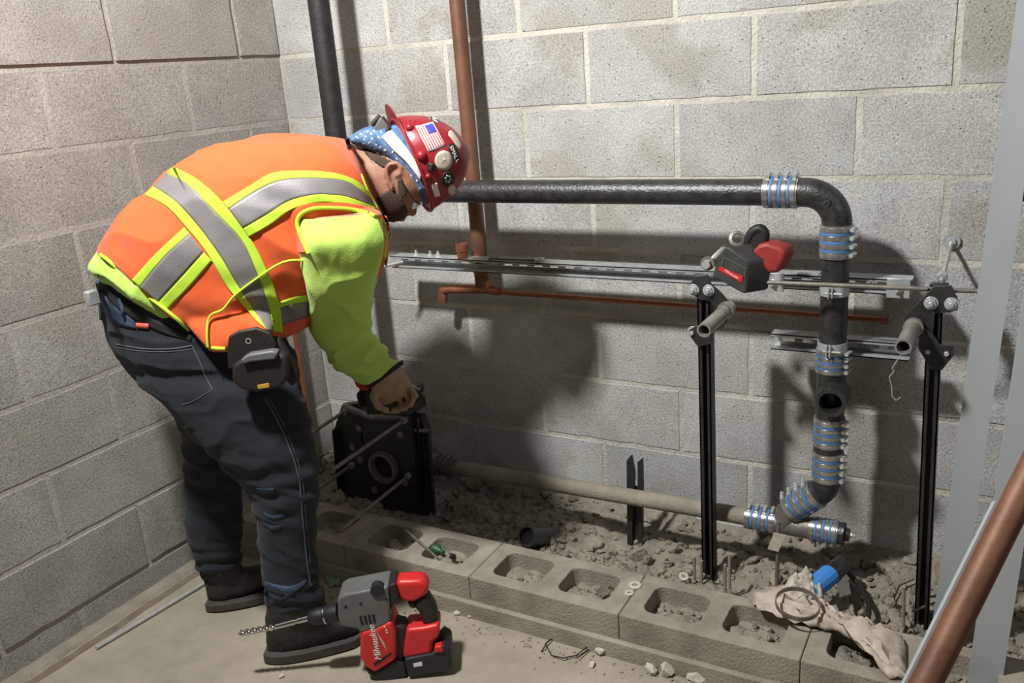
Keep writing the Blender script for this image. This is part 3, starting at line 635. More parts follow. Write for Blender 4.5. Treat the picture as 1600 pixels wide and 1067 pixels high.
# ------------------------------------------------------------------ studs and leaning copper
def stud(l0, l1, wdt, y, lab, zb):
    a = PY(*l0, y); b = PY(*l1, y); d = (a-b).normalized(); bt = b + d*((zb-b.z)/d.z); tp = b + d*((2.35-b.z)/d.z); o = V((wdt/2, 0, 0))
    t = thing('metal_stud', lab, 'metal stud', bt)
    ax = d; rot = Matrix((X3, ax.cross(X3).normalized(), ax)).transposed(); c = (bt+tp)/2+o; L = (tp-bt).length
    build(MB().box(c, (wdt, .0016, L), rot), 'web', M['studsteel'], t, smooth=False)
    for q in (-1, 1): build(MB().box(c+V((q*(wdt/2-.0008), .02, 0)), (.0016, .04, L), rot), 'flange', M['studsteel'], t, smooth=False)
    for q in (-1, 1): build(MB().box(c+V((q*(wdt/2-.005), .04, 0)), (.010, .0014, L), rot), 'lip', M['studsteel'], t, smooth=False)
stud((1589, 0), (1460, 950), .056, -.33, 'nearer left light grey metal stud leaning slightly, ahead of the back wall', .0)
stud((1601, 455), (1513, 1060), .062, -.50, 'second light grey metal stud at the right picture edge', .0)
a = PY(1447, 1067, -1.08); b = PY(1604, 752, -.88); d = (b-a).normalized()
lo = a - d*((a.z-.012)/d.z); hi = a + d*((1.75-a.z)/d.z)
build(MB().pipe(lo, hi, .0215, .0195, 32), 'copper_pipe', M['oldcopper'], label='thick copper pipe leaning diagonally in the right foreground', cat='copper pipe')
rt_ = V((.873, .483, 0)); off = rt_*-.026+V((0, .02, 0)); mb = MB(); mb.box((lo+off+a+d*.30+off)/2, ((a+d*.30-lo).length, .012, .010), Matrix(((a-lo).normalized(), rt_, (a-lo).normalized().cross(rt_).normalized())).transposed())
build(mb, 'furring_strip', M['studsteel'], label='thin grey metal strip leaning along the left side of the foreground copper pipe', cat='metal strip', smooth=False)
p = PX(461, 520, -1.535); build(MB().tube([(-1.535, p.y, .02), (-1.535, p.y, .95)], .0095, 14), 'copper_pipe', M['copper'], label='thin copper pipe upright on the left wall behind the worker\'s thigh', cat='copper pipe')
p = PY(1598, 305, -.05); build(MB().tube([p, p+V((.5, 0, 0))], .014, 16), 'wall_pipe', M['black'], label='short dark pipe end beyond the stud at the right picture edge', cat='pipe')
# ------------------------------------------------------------------ cordless tool hooked on left post
ct_ = thing('cordless_tool', 'red and black cordless tool with a dark battery hooked over the left post', 'power tool', PY(1165, 450, -.34))
YT = -.345
build(MB().ext([PY(*p, YT) for p in z5((440, 228), (470, 222), (620, 330), (625, 360), (605, 560), (590, 578), (545, 555), (365, 450), (355, 430), (392, 320))], (.042, .045, .0)), 'battery', M['batterygrey'], ct_, bevel=.003)
build(MB().ext([PY(*p, YT-.001) for p in z5((408, 368), (585, 445), (578, 492), (402, 398))], (0, -.0012, 0)), 'red_label', M['toolred'], ct_)
for pq in (((440, 298), (615, 385), (612, 390), (438, 303)), ((438, 300), (443, 300), (430, 368), (425, 366)), ((610, 385), (616, 388), (600, 440), (595, 437))): build(MB().ext([PY(*p, YT-.001) for p in z5(*pq)], (0, -.001, 0)), 'label_frame', M['toolgrey'], ct_)
build(MB().ext([PY(*p, YT+.03) for p in z5((640, 268), (700, 205), (760, 190), (870, 225), (905, 255), (905, 310), (850, 420), (770, 430), (700, 330))], (.01, .055, 0)), 'motor_housing', M['dustyred'], ct_, bevel=.009, seg=3)
hp = [PY(*p, YT+.06) for p in z5((620, 240), (625, 170), (665, 95), (720, 75), (755, 105), (755, 170), (715, 215))]
build(MB().tube(hp, [.010, .013, .014, .014, .013, .012, .010], 14), 'grip', M['toolblack'], ct_, sub=1)
build(MB().ext([PY(*p, YT+.05) for p in z5((620, 150), (700, 75), (765, 90), (770, 190), (690, 240), (610, 240))], (.0, .012, 0)), 'guard', M['toolblack'], ct_, bevel=.004)
a, b = PY(*z5((380, 290))[0], YT+.02), PY(*z5((440, 235))[0], YT+.02); build(MB().box((a+b)/2, (.006, .02, .03), Matrix.Rotation(.7, 3, 'Y')), 'hook', M['steel'], ct_)
c = PY(*z5((320, 345))[0], YC-.02); bl = thing('eye_bolt', 'greasy nut and washer stack at the top of the left post', 'bolt', c); mb = MB(); mb.tube([c, c+V((0, -.006, 0))], .017, 20); build(mb, 'washer', M['dusty_steel'], bl); mb = MB(); hexnut(mb, c+V((0, -.012, 0)), Y3, .011, .012); build(mb, 'nut', M['steel'], bl); build(MB().tube([c, c+V((.035, .01, .035))], .006, 10), 'shank', M['steel'], bl)
c = PY(*z5((540, 165))[0], -.25); build(MB().lathe(c, V((.3, -1, .5)), [(0, .012), (0, .019), (.01, .019), (.012, .012)], 22, True), 'ring_nut', M['dusty_steel'], label='round dusty ring nut left of the cordless tool grip', cat='nut')
def text(body, size, c, xd, yd, mt, parent, name='lettering', ext=.0004, shear=0):
    cu = bpy.data.curves.new('t', 'FONT'); cu.body = body; cu.size = size; cu.extrude = ext; cu.align_x = 'CENTER'; cu.align_y = 'CENTER'; cu.shear = shear
    o = bpy.data.objects.new('t', cu); COL.objects.link(o); dg_ = bpy.context.evaluated_depsgraph_get(); me = bpy.data.meshes.new_from_object(o.evaluated_get(dg_)); bpy.data.objects.remove(o)
    x = V(xd).normalized(); y = V(yd); y = (y-x*y.dot(x)).normalized(); m = Matrix.Translation(V(c)) @ Matrix((x, y, x.cross(y))).transposed().to_4x4(); me.transform(m); me.materials.clear()
    return build(me, name, M[mt], parent, smooth=False)
a, b = PY(*z5((425, 385))[0], YT-.0025), PY(*z5((570, 470))[0], YT-.0025)
text('Milwaukee', .0085, (a+b)/2, b-a, Z3, 'white', ct_, shear=.3)
# ------------------------------------------------------------------ trench stakes, tag, litter
def stake(px, py0, py1, y, r, lab, m='dusty_steel', cat='stake', grp=None, dx=0):
    a = PY(px, py0, y); b = PY(px+dx, py1, y); b.z = min(b.z, dirt_z(b.x, y)-.01)
    return build(MB().tube([b, a], r, 8), 'stake', M[m], label=lab, cat=cat, group=grp)
for px, y0, y1, l in ((1085, 870, 918, 'rusty rebar stub left of the left post'), (1096, 876, 912, 'second rebar stub just left of the left post'), (1133, 882, 925, 'short rebar stub right of the left post'), (1140, 866, 918, 'taller rebar stub right of the left post'), (1412, 918, 985, 'rebar stub left of the right post foot')):
    stake(px, y0, y1, -.33, .0042, l, 'kerb', grp='rebar stubs in the trench')
bs = thing('broken_channel', 'broken black channel stake standing behind the floor pipe', 'stake', PY(990, 840, -.17))
for pts_ in ([(979, 720), (985, 712), (990, 740), (987, 850), (980, 850)], [(996, 722), (1002, 717), (1003, 760), (1002, 848), (997, 848)]): build(MB().ext([PY(*p, -.165) for p in pts_], (.002, .012, 0)), 'flange', M['black'], bs)
build(MB().box((PY(990, 800, -.15).x, -.150, .12), (.03, .003, .2)), 'web', M['black'], bs)
tg = thing('stake_tag', 'small pale card tag on a thin stake in front of the wye', 'tag', PY(1216, 900, -.26))
p = PY(1216, 815, -.26); build(MB().tube([V((p.x, -.26, .01)), V((p.x, -.26, p.z))], .005, 10), 'stick', M['dusty_steel'], tg)
build(MB().ext([PY(*q, -.272) for q in ((1199, 858), (1209, 832), (1228, 836), (1216, 862))], (.0, .0015, 0)), 'card', M['cream'], tg)
def washer(px, py, z, r, lab, tilt=(0, 0, 1)):
    p = PZ(px, py, z); build(MB().lathe(p, V(tilt), [(0, r*.45), (0, r), (.0025, r), (.0025, r*.45)], 24, True), 'washer', M['stone'], label=lab, cat='washer', group='washers left on the kerb')
washer(992, 915, .1205, .0165, 'larger flat washer on the kerb between two open cores'); washer(983, 927, .1205, .0115, 'smaller dusty washer beside the larger one on the kerb'); washer(1068, 901, .088, .013, 'round washer lying in the dirt behind the kerb', (.2, -.3, 1))
p = PZ(942, 927, .1); nt_ = thing('wing_nut', 'nut with a bright tab inside the second open core', 'nut', p); mb = MB(); hexnut(mb, p+V((0, 0, .008)), (.5, -.6, .5), .013, .01); build(mb, 'nut', M['dusty_steel'], nt_); build(MB().box(p+V((.022, .01, .012)), (.02, .002, .012), Matrix.Rotation(.6, 3, 'Y')), 'tab', M['chrome'], nt_)
# drain stub
a = PY(823, 838, -.36); ds = thing('drain_stub', 'dark open pipe stub half buried in the trench left of the rubble', 'pipe', a)
build(MB().pipe(a, a+V((.01, .09, -.05)), .030, .025, 28), 'barrel', M['blackpipe'], ds); build(MB().tube([a+V((.001, .012, -.006)), a+V((.0015, .016, -.008))], .0255, 24), 'bore', M['hole'], ds)
# green bottle, stick, paper
a = PZ(668, 852, .10); b = PZ(700, 866, .10); gbt = thing('bottle', 'small green bottle lying in a dark block core', 'bottle', a); build(MB().lathe(a, b-a, [(0, .010), (.004, .014), (.045, .014), (.055, .006), (.068, .006)], 20), 'body', M['green'], gbt); build(MB().lathe(b+(b-a).normalized()*.014, b-a, [(0, .008), (.01, .008)], 16), 'cap', M['toolblack'], gbt)
a = PZ(634, 828, .128); b = PZ(684, 872, .126); build(MB().tube([a, b], .0035, 10), 'rod_offcut', M['dusty_steel'], label='thin rod offcut laid across the dark kerb block', cat='rod')
def crumple(name, mt, poly, z, h, lab, cat, seed, n=26, parent=None, grp=None):
    pts = [PZ(*p, z) for p in poly]; c = sum(pts, V())/len(pts); m = len(pts); mb = MB(); vs = [c+V((0, 0, h))]; rings_ = 9; N = m*6
    bd = []
    for i in range(m):
        for j in range(6): bd.append(pts[i].lerp(pts[(i+1) % m], j/6))
    for r in range(1, rings_+1):
        for p in bd:
            q = c.lerp(p, r/rings_*(1+.05*noise.noise(p*40+V((seed, 0, 0))))); dz = h*(.6+1.0*abs(noise.noise(q*38+V((seed, 3, 0)))))*(1-.75*(r/rings_)**4) + h*.5*noise.noise(q*90+V((0, seed, 0)))
            vs.append(V((q.x, q.y, z+max(.0006, dz))))
    fs = [(0, 1+i, 1+(i+1) % N) for i in range(N)] + [(1+r*N+i, 1+(r+1)*N+i, 1+(r+1)*N+(i+1) % N, 1+r*N+(i+1) % N) for r in range(rings_-1) for i in range(N)]
    o = build(mb.add(vs, fs), name, M[mt], label=lab, cat=cat, angle=50); s = o.modifiers.new('s', 'SOLIDIFY'); s.thickness = .001; return o
crumple('paper_scrap', 'palegreen', [(500, 888), (530, 880), (540, 895), (533, 915), (515, 918)], .0, .02, 'crumpled pale green paper on the floor behind the worker\'s boot', 'paper', 4)
crumple('plastic_sheet', 'plastic', [(1170, 932), (1205, 918), (1285, 945), (1330, 970), (1375, 985), (1410, 1000), (1418, 1062), (1385, 1062), (1355, 1015), (1300, 990), (1230, 975), (1180, 955)], .122, .034, 'crumpled translucent dusty plastic sheet draped over the right end of the kerb', 'plastic sheet', 8)
crumple('cement_rag', 'stone', [(1222, 925), (1250, 910), (1282, 918), (1288, 942), (1262, 958), (1230, 950)], .115, .05, 'whitish cement-caked lump behind the steel hoop', 'rag', 21)
c = PZ(1246, 946, .165); mb = MB(); pr = []
build(MB().lathe(c, V((.08, -.15, 1)), [(0, .048), (0, .0505), (.012, .0505), (.012, .048)], 40, True), 'steel_hoop', M['dusty_steel'], label='round steel band hoop lying on the plastic sheet', cat='metal band')
bt = thing('taped_pipe', 'black pipe offcut wrapped in blue tape lying in the trench', 'pipe offcut', PZ(1290, 905, .1))
a = PZ(1262, 926, .13); b = PZ(1296, 898, .13); build(MB().tube([a, a.lerp(b, .5), b], .026, 14), 'blue_wrap', M['bluetape'], bt, angle=20); build(MB().tube([b-(b-a)*.1, b+(b-a)*.6], .0235, 20), 'pipe_end', M['blackpipe'], bt); build(MB().ext([PZ(*p, .12) for p in ((1305, 890), (1322, 893), (1330, 930), (1312, 935))], (0, 0, .004)), 'flap', M['dusty_steel'], bt)
mb = MB(); mb.tube([PZ(*p, .09) for p in ((1325, 895), (1345, 915), (1358, 945), (1356, 968), (1350, 960))], .007, 8); build(mb, 'torn_strap', M['leather'], label='dark torn strap curling right of the blue-taped offcut', cat='strap')
mb = MB(); mb.tube([PZ(*p, .004+.006*(i % 2)) for i, p in enumerate(((846, 1018), (856, 1002), (868, 994), (852, 1006), (862, 1024), (880, 1028), (900, 1024), (918, 1010), (922, 1014), (902, 1028)))], .0017, 6); build(mb, 'wire', M['leather'], label='bent loop of dark wire on the floor before the kerb', cat='wire')
mb = MB(); mb.tube([PZ(*p, .10+.01*(i % 3)) for i, p in enumerate(((1428, 905), (1405, 915), (1397, 935), (1408, 960), (1400, 940), (1412, 920), (1440, 908)))], .0016, 6); build(mb, 'wire', M['leather'], label='coil of rusty tie wire in the dirt left of the right post', cat='wire')
a = PZ(150, 1012, .006); b = PZ(318, 912, .006); b = b+(b-a)*.25; build(MB().tube([a, b], .0058, 12), 'loose_rod', M['steel'], label='plain steel rod lying on the floor along the left wall', cat='rod')
for i, (p, q_, l) in enumerate((((1435, 935), (1470, 930), 'upper thin rod poking out left of the stud foot'), ((1425, 955), (1462, 941), 'lower thin rod crossing behind the right post foot'), ((1434, 978), (1446, 994), 'short thick bolt end at the foot of the right post'))):
    build(MB().tube([PZ(*p, .10), PZ(*q_, .10)], .0028 if i < 2 else .006, 8), 'rod_offcut', M['dusty_steel'], label=l, cat='rod')
# ------------------------------------------------------------------ hammer drill
def zd(*p): return [(350+x*.2375, 860+y*.2375) for x, y in p]
KD = -.135
dr = thing('hammer_drill', 'red and grey cordless rotary hammer drill standing on the floor', 'power drill', PZ(620, 1055, 0))
def dpart(name, m, poly, k0, th, bev=.006, parent=dr, label=None): return build(MB().ext([PB(*p, k0) for p in zd(*poly)], NBV*th), name, M[m], parent, bevel=bev, seg=3, label=label)
gh = dpart('gear_housing', 'toolgrey', ((745, 320), (790, 293), (1080, 238), (1098, 470), (1000, 520), (890, 545), (880, 520), (765, 498), (748, 430)), KD, .075, .009)
dpart('motor_housing', 'toolred', ((895, 545), (1000, 518), (1098, 468), (1130, 540), (1132, 722), (990, 812), (930, 772), (893, 710)), KD-.004, .083, .009)
dpart('foot', 'toolblack', ((930, 772), (990, 805), (1130, 722), (1190, 755), (1205, 830), (1060, 864), (980, 852), (938, 805)), KD+.002, .07, .006)
dpart('top_handle', 'toolred', ((1122, 216), (1160, 206), (1308, 200), (1350, 248), (1335, 300), (1250, 347), (1165, 342), (1150, 312)), KD+.012, .05, .012)
dpart('collar', 'toolblack', ((1080, 232), (1125, 218), (1163, 345), (1118, 350), (1098, 400)), KD+.006, .062, .005)
dpart('grip', 'toolblack', ((1250, 345), (1335, 290), (1392, 390), (1416, 492), (1308, 510), (1288, 430), (1252, 382)), KD+.016, .042, .012)
dpart('trigger', 'toolblack', ((1205, 342), (1255, 345), (1258, 385), (1225, 378)), KD+.028, .018, .003)
dpart('rear_link', 'toolblack', ((1110, 490), (1200, 512), (1190, 640), (1175, 745), (1125, 740)), KD+.012, .05, .006)
dpart('battery_mount', 'toolred', ((1198, 522), (1308, 512), (1416, 488), (1418, 570), (1372, 612), (1372, 682), (1175, 718), (1180, 640)), KD+.004, .068, .009)
dpart('battery', 'toolblack', ((1185, 718), (1375, 682), (1440, 622), (1490, 650), (1502, 778), (1455, 798), (1215, 842), (1196, 780)), KD-.004, .08, .006)
dpart('battery_latch', 'toolred', ((1385, 640), (1430, 628), (1448, 668), (1380, 678)), KD-.008, .02, .003)
for q in ((890, 435), (918, 430), (945, 426), (972, 422)): build(MB().ext([PB(*p, KD-.001) for p in zd(q, (q[0]+16, q[1]-2), (q[0]+28, q[1]+52), (q[0]+12, q[1]+56))], NBV*.003), 'vent_slot', M['hole'], gh)
for q, r in (((800, 372), 13), ((900, 352), 13), ((1068, 322), 12)):
    c = PB(*zd(q)[0], KD-.001); build(MB().tube([c, c+NBV*.003], r*.2375*.00125, 12), 'screw_hole', M['hole'], gh)
c = PB(*zd((1008, 268))[0], KD-.004); build(MB().tube([c, c+NBV*.02], .0165, 20), 'mode_dial', M['toolblack'], dr)
build(MB().ext([PB(*p, KD-.006) for p in zd((985, 745), (1100, 672), (1102, 682), (990, 760))], NBV*.003), 'grille_slot', M['hole'], dr)
t0 = PB(*zd((1012, 690))[0], KD-.0052); t1 = PB(*zd((975, 525))[0], KD-.0052)
ax_ = t1-t0; text('Milwaukee', .0235, (t0+t1)/2+(ax_.normalized().cross(NBV)*-.000), ax_, ax_.cross(-NBV)*-1, 'white', dr, shear=.25)
build(MB().ext([PB(*p, KD-.005) for p in zd((1000, 530), (1060, 620), (1040, 612), (1072, 660), (1035, 600), (1055, 612))], NBV*.0008), 'lightning_mark', M['white'], dr)
for q in ((1050, 500), (1062, 520), (1066, 538)): build(MB().ext([PB(*p, KD-.005) for p in zd(q, (q[0]+10, q[1]-3), (q[0]+12, q[1]+6), (q[0]+2, q[1]+9))], NBV*.0008), 'model_mark', M['white'], dr)
build(MB().ext([PB(*p, KD-.005) for p in zd((1245, 745), (1302, 733), (1306, 758), (1248, 768))], NBV*.0008), 'battery_label', M['white'], dr, label='small white battery label')
kc = KD+.037; c0, c1_, c2_, c3_ = [PB(*p, kc) for p in zd((752, 405), (655, 425), (560, 443), (540, 447))]
u = .2375*.00127
build(MB().lathe(c0, c1_-c0, [(0, 72*u), (.9, 72*u), (1, 62*u)], 32, False, True), 'nose_sleeve', M['toolblack'], dr)
build(MB().lathe(c1_, c2_-c1_, [(0, 66*u), (.08, 70*u), (.6, 64*u), (.9, 54*u), (1.05, 36*u)], 32, False, True), 'chuck', M['toolblack'], dr)
build(MB().lathe(c0.lerp(c1_, .82), c1_-c0, [(0, 68*u), (0, 75*u), (.10, 75*u), (.10, 68*u)], 32, True, True), 'chuck_ring', M['chrome'], dr)
b0, b1, b2 = [PB(*p, kc) for p in zd((560, 443), (345, 500), (90, 548))]
bt_ = thing('drill_bit', 'fluted masonry bit clamped in the hammer drill chuck', 'drill bit', b2); build(MB().lathe(b0, b1-b0, [(0, 25*u), (.35, 25*u), (.37, 19*u), (.42, 19*u), (.44, 25*u), (1, 22*u)], 20, False, True), 'shank', M['chrome'], bt_)
d = (b2-b1); L = d.length; dn = d.normalized(); a_ = dn.orthogonal().normalized(); b__ = dn.cross(a_); rs = []
for i in range(70):
    s_ = i/69; rr = (24*u)*(1 if s_ < .9 else (1-s_)*9+.12); tw = s_*math.pi*6.5; ring = []
    for j in range(16):
        t = 2*math.pi*j/16; r_l = rr*(.62+.55*abs(math.cos(t))**1.5); ring.append(b1+dn*L*s_+(a_*math.cos(t+tw)+b__*math.sin(t+tw))*r_l)
    rs.append(ring)
build(MB().rings(rs), 'flute', M['chrome'], bt_)
# ------------------------------------------------------------------ the worker
def ring_sil(A, B, k, w_, n=28, pw=2.2, shear=None):
    pa = PB(*A, k); pb = PB(*B, k); c = (pa+pb)/2; u = (pa-pb)/2; vd = (c-V(CAM)).normalized()
    sv = shear if shear is not None else V((0, 0, 0))
    out = []
    for j in range(n):
        t = 2*math.pi*j/n; cs, sn = math.cos(t), math.sin(t); e = 2/pw
        out.append(c + u*(math.copysign(abs(cs)**e, cs)) + (vd*w_+sv)*(math.copysign(abs(sn)**e, sn)))
    return out
def dens(st, m=4):
    """Catmull-Rom through stations"""
    arr = [np.array([*s[0], *s[1], s[2], s[3]], float) for s in st]; out = []
    for i in range(len(arr)-1):
        p0, p1, p2, p3 = arr[max(i-1, 0)], arr[i], arr[i+1], arr[min(i+2, len(arr)-1)]
        for q in range(m):
            t = q/m; out.append(.5*((2*p1)+(-p0+p2)*t+(2*p0-5*p1+4*p2-p3)*t*t+(-p0+3*p1-3*p2+p3)*t**3))
    out.append(arr[-1]); return [((a[0], a[1]), (a[2], a[3]), a[4], max(a[5], .004)) for a in out]
def sil(mb, st, n=28, pw=2.2, scale=1., m=4, shear=None):
    rs = []
    for A, B, k, w_ in dens(st, m):
        if scale != 1:
            cx, cy = (A[0]+B[0])/2, (A[1]+B[1])/2; A = (cx+(A[0]-cx)*scale, cy+(A[1]-cy)*scale); B = (cx+(B[0]-cx)*scale, cy+(B[1]-cy)*scale)
        rs.append(ring_sil(A, B, k, w_*scale, n, pw, shear))
    return mb.rings(rs)
man = thing('person', 'worker bending over in orange vest, lime shirt, jeans, gloves and red hard hat', 'person', (-1.08, -.95, 0))
torso = [((148, 392), (322, 542), .10, .165), ((188, 341), (372, 545), .10, .18), ((225, 300), (412, 532), .11, .19), ((268, 261), (452, 520), .13, .20), ((328, 229), (492, 503), .15, .205), ((392, 213), (535, 475), .17, .21), ((450, 210), (582, 440), .185, .205), ((500, 212), (607, 400), .20, .185), ((532, 216), (606, 358), .21, .13), ((550, 222), (590, 332), .22, .075)]
head = [((515, 235), (575, 330), .21, .062), ((556, 232), (592, 330), .22, .062), ((580, 232), (603, 343), .22, .066), ((600, 222), (619, 346), .22, .072), ((615, 212), (634, 340), .22, .077), ((632, 205), (648, 326), .22, .079), ((655, 200), (664, 316), .22, .078), ((685, 210), (684, 304), .22, .068), ((706, 235), (703, 284), .22, .045)]
arm_r = [((468, 342), (598, 330), .0, .080), ((470, 385), (605, 375), -.035, .082), ((480, 430), (597, 425), -.02, .076), ((481, 470), (584, 468), .02, .068), ((484, 507), (579, 494), .07, .064), ((497, 546), (587, 523), .13, .062), ((521, 571), (602, 543), .22, .058), ((547, 590), (616, 560), .29, .052), ((570, 602), (624, 566), .34, .046)]
arm_l = [((500, 380), (596, 372), .38, .07), ((506, 430), (592, 425), .39, .062), ((515, 480), (580, 475), .41, .058), ((530, 530), (585, 520), .44, .052), ((552, 575), (596, 560), .46, .045), ((562, 596), (600, 585), .465, .04)]
leg_r = [((205, 560), (462, 545), .07, .10), ((215, 600), (467, 572), .05, .105), ((250, 631), (472, 602), .03, .105), ((297, 683), (482, 642), .01, .098), ((345, 727), (492, 692), .0, .09), ((381, 764), (499, 742), -.005, .082), ((397, 800), (497, 790), -.005, .076), ((402, 845), (495, 843), .0, .070), ((410, 900), (498, 898), .0, .066), ((414, 940), (507, 928), .0, .066), ((420, 962), (510, 948), .0, .062)]
leg_l = [((215, 560), (400, 530), .17, .10), ((250, 610), (405, 580), .19, .10), ((272, 655), (400, 640), .21, .095), ((285, 702), (388, 700), .22, .088), ((287, 764), (381, 758), .23, .080), ((289, 826), (378, 820), .24, .074), ((298, 858), (376, 856), .245, .070), ((318, 908), (376, 890), .25, .062)]
pelvis = [((160, 418), (400, 490), .11, .13), ((151, 448), (440, 518), .11, .155), ((162, 512), (455, 552), .11, .165), ((188, 565), (462, 590), .10, .165), ((225, 610), (440, 625), .10, .14)]
boot_r = [((414, 962), (418, 1024), .0, .030), ((424, 955), (428, 1029), .0, .038), ((450, 948), (452, 1030), .0, .043), ((490, 950), (488, 1020), .01, .043), ((520, 962), (522, 1008), .03, .047), ((545, 968), (548, 1000), .045, .046), ((562, 975), (564, 992), .055, .032)]
boot_l = [((318, 905), (326, 938), .25, .03), ((330, 898), (340, 947), .25, .038), ((352, 890), (358, 945), .255, .042), ((385, 885), (390, 930), .27, .045), ((415, 880), (418, 914), .29, .045), ((432, 884), (434, 902), .30, .03)]
# one continuous body
bd = MB(); sil(bd, torso, scale=.82); sil(bd, head); sil(bd, arm_r, scale=.72); sil(bd, arm_l, scale=.72); sil(bd, leg_r, scale=.78); sil(bd, leg_l, scale=.78); sil(bd, pelvis, scale=.85)
sil(bd, boot_r, scale=.8); sil(bd, boot_l, scale=.8)
bd.ball(PB(644, 329, .215), (.012, .012, .015)); bd.tube([PB(640, 312, .22), PB(645, 326, .22), PB(640, 333, .22)], [.007, .010, .008], 10)   # nose
bd.tube([PB(627, 341, .20), PB(629, 342, .235)], .008, 8); bd.tube([PB(648, 309, .19), PB(650, 308, .25)], .009, 10)                       # lips, brow
ek = .142
ear = [(614, 297), (608, 285), (604, 272), (604, 262), (610, 256), (620, 255), (627, 261), (625, 271), (618, 276)]
bd.tube([PB(*p, ek) for p in ear], [.005, .0055, .006, .006, .006, .006, .0055, .005, .004], 10)
bd.rings([[PB(614+a_*9, 272+b_*14, ek+.006+dk) for a_, b_ in [(math.cos(t), math.sin(t)) for t in np.linspace(0, 2*math.pi, 14, endpoint=False)]] for dk in (0, .014)])
def hand(mb, wr, dirp, k, spread=1.):
    pass
# wrist, palm and five curled fingers of the near hand
near_h = [((578, 604), (624, 570), .36, .032), ((584, 618), (634, 582), .39, .040), ((592, 630), (644, 600), .42, .042), ((600, 636), (648, 612), .44, .036)]
sil(bd, near_h, scale=.85); fing = MB()
fpaths = [((640, 605), (648, 618), (642, 632), (628, 636)), ((632, 612), (640, 626), (632, 638), (616, 640)), ((622, 618), (629, 632), (620, 642), (606, 642)), ((610, 624), (616, 635), (608, 643), (598, 642))]
for i, fp in enumerate(fpaths):
    ks = (.40, .385, .385, .40); r = (.0115, .0105, .0095, .008) if i < 3 else (.010, .009, .008, .007)
    pts = [PB(*p, ks[j]+.012*i) for j, p in enumerate(fp)]
    bd.tube(pts, [q*.85 for q in r], 10); fing.tube(pts, r, 12); fing.ball(pts[-1], r[-1]); fing.ball(pts[1], r[1]); fing.ball(pts[2], r[2])
th = [PB(*p, .37) for p in ((588, 606), (584, 622), (592, 636), (604, 641))]; bd.tube(th, [.011, .010, .009, .008], 10); fing.tube(th, [.0135, .012, .011, .009], 12); fing.ball(th[-1], .009)
# far hand
far_h = [((564, 600), (598, 588), .47, .026), ((568, 616), (604, 602), .47, .034), ((574, 632), (608, 618), .47, .034)]
sil(bd, far_h, scale=.85); ffar = MB()
for i in range(4):
    pts = [PB(604-i*8, 618+i*3, .45+.012*i), PB(608-i*8, 632+i*2, .445+.012*i), PB(600-i*8, 644, .45+.012*i)]; ffar.tube(pts, [.011, .010, .008], 10); ffar.ball(pts[-1], .008); bd.tube(pts, [.009, .008, .007], 8)
pts = [PB(572, 606, .45), PB(562, 618, .44), PB(566, 632, .44)]; ffar.tube(pts, [.012, .011, .009], 10); ffar.ball(pts[-1], .009); bd.tube(pts, [.010, .009, .008], 8)
body_me = remesh(bd, .0042, 3)
build(body_me, 'body', M['skin'], man)
BI = Matrix.Identity(4)
def world_copy(mb_or_me):
    me = mb_or_me if isinstance(mb_or_me, bpy.types.Mesh) else mesh_of(mb_or_me, 't'); return ([v.co.copy() for v in me.vertices], [tuple(p.vertices) for p in me.polygons])
def tree(*wc):
    vs = []; fs = []
    for v, f in wc: n = len(vs); vs += v; fs += [tuple(i+n for i in q) for q in f]
    return BVHTree.FromPolygons(vs, fs)
def fold(a1, f1, a2, f2, dirv=None, st=4., seed=0):
    d = V(dirv).normalized() if dirv is not None else None
    def fn(p):
        q = p.copy()
        if d is not None: q = q + d*(q.dot(d))*(1/st-1)
        n1 = noise.noise(q*f1+V((seed, 0, 0))); r = 1-abs(noise.noise(q*f1*.9+V((seed+5, 2, 0))))*2.2
        return a1*n1 + a1*.9*max(0, r)**2 - a1*.4 + a2*noise.noise(q*f2)
    return fn
# jeans
jn = MB(); sil(jn, pelvis); sil(jn, leg_r); sil(jn, leg_l)
def jf(p):
    base = fold(.005, 9, .0012, 34, (0.2, .1, .9), .5, 3)(p)
    low = max(0, (.62-p.z)); cuff = math.exp(-((p.z-.14)/.07)**2)*.004*math.sin(p.z*150+4*noise.noise(p*9)) + math.exp(-((p.z-.50)/.10)**2)*.003*math.sin(p.z*100+6*noise.noise(p*7))
    return base+cuff
jm = remesh(jn, .006, 6, jf); jw = world_copy(jm); build(jm, 'jeans', M['denim'], man); TJ = tree(jw)
jeans = man.children[-1]
jeans = [c for c in man.children if c.name.startswith('jeans')][0]
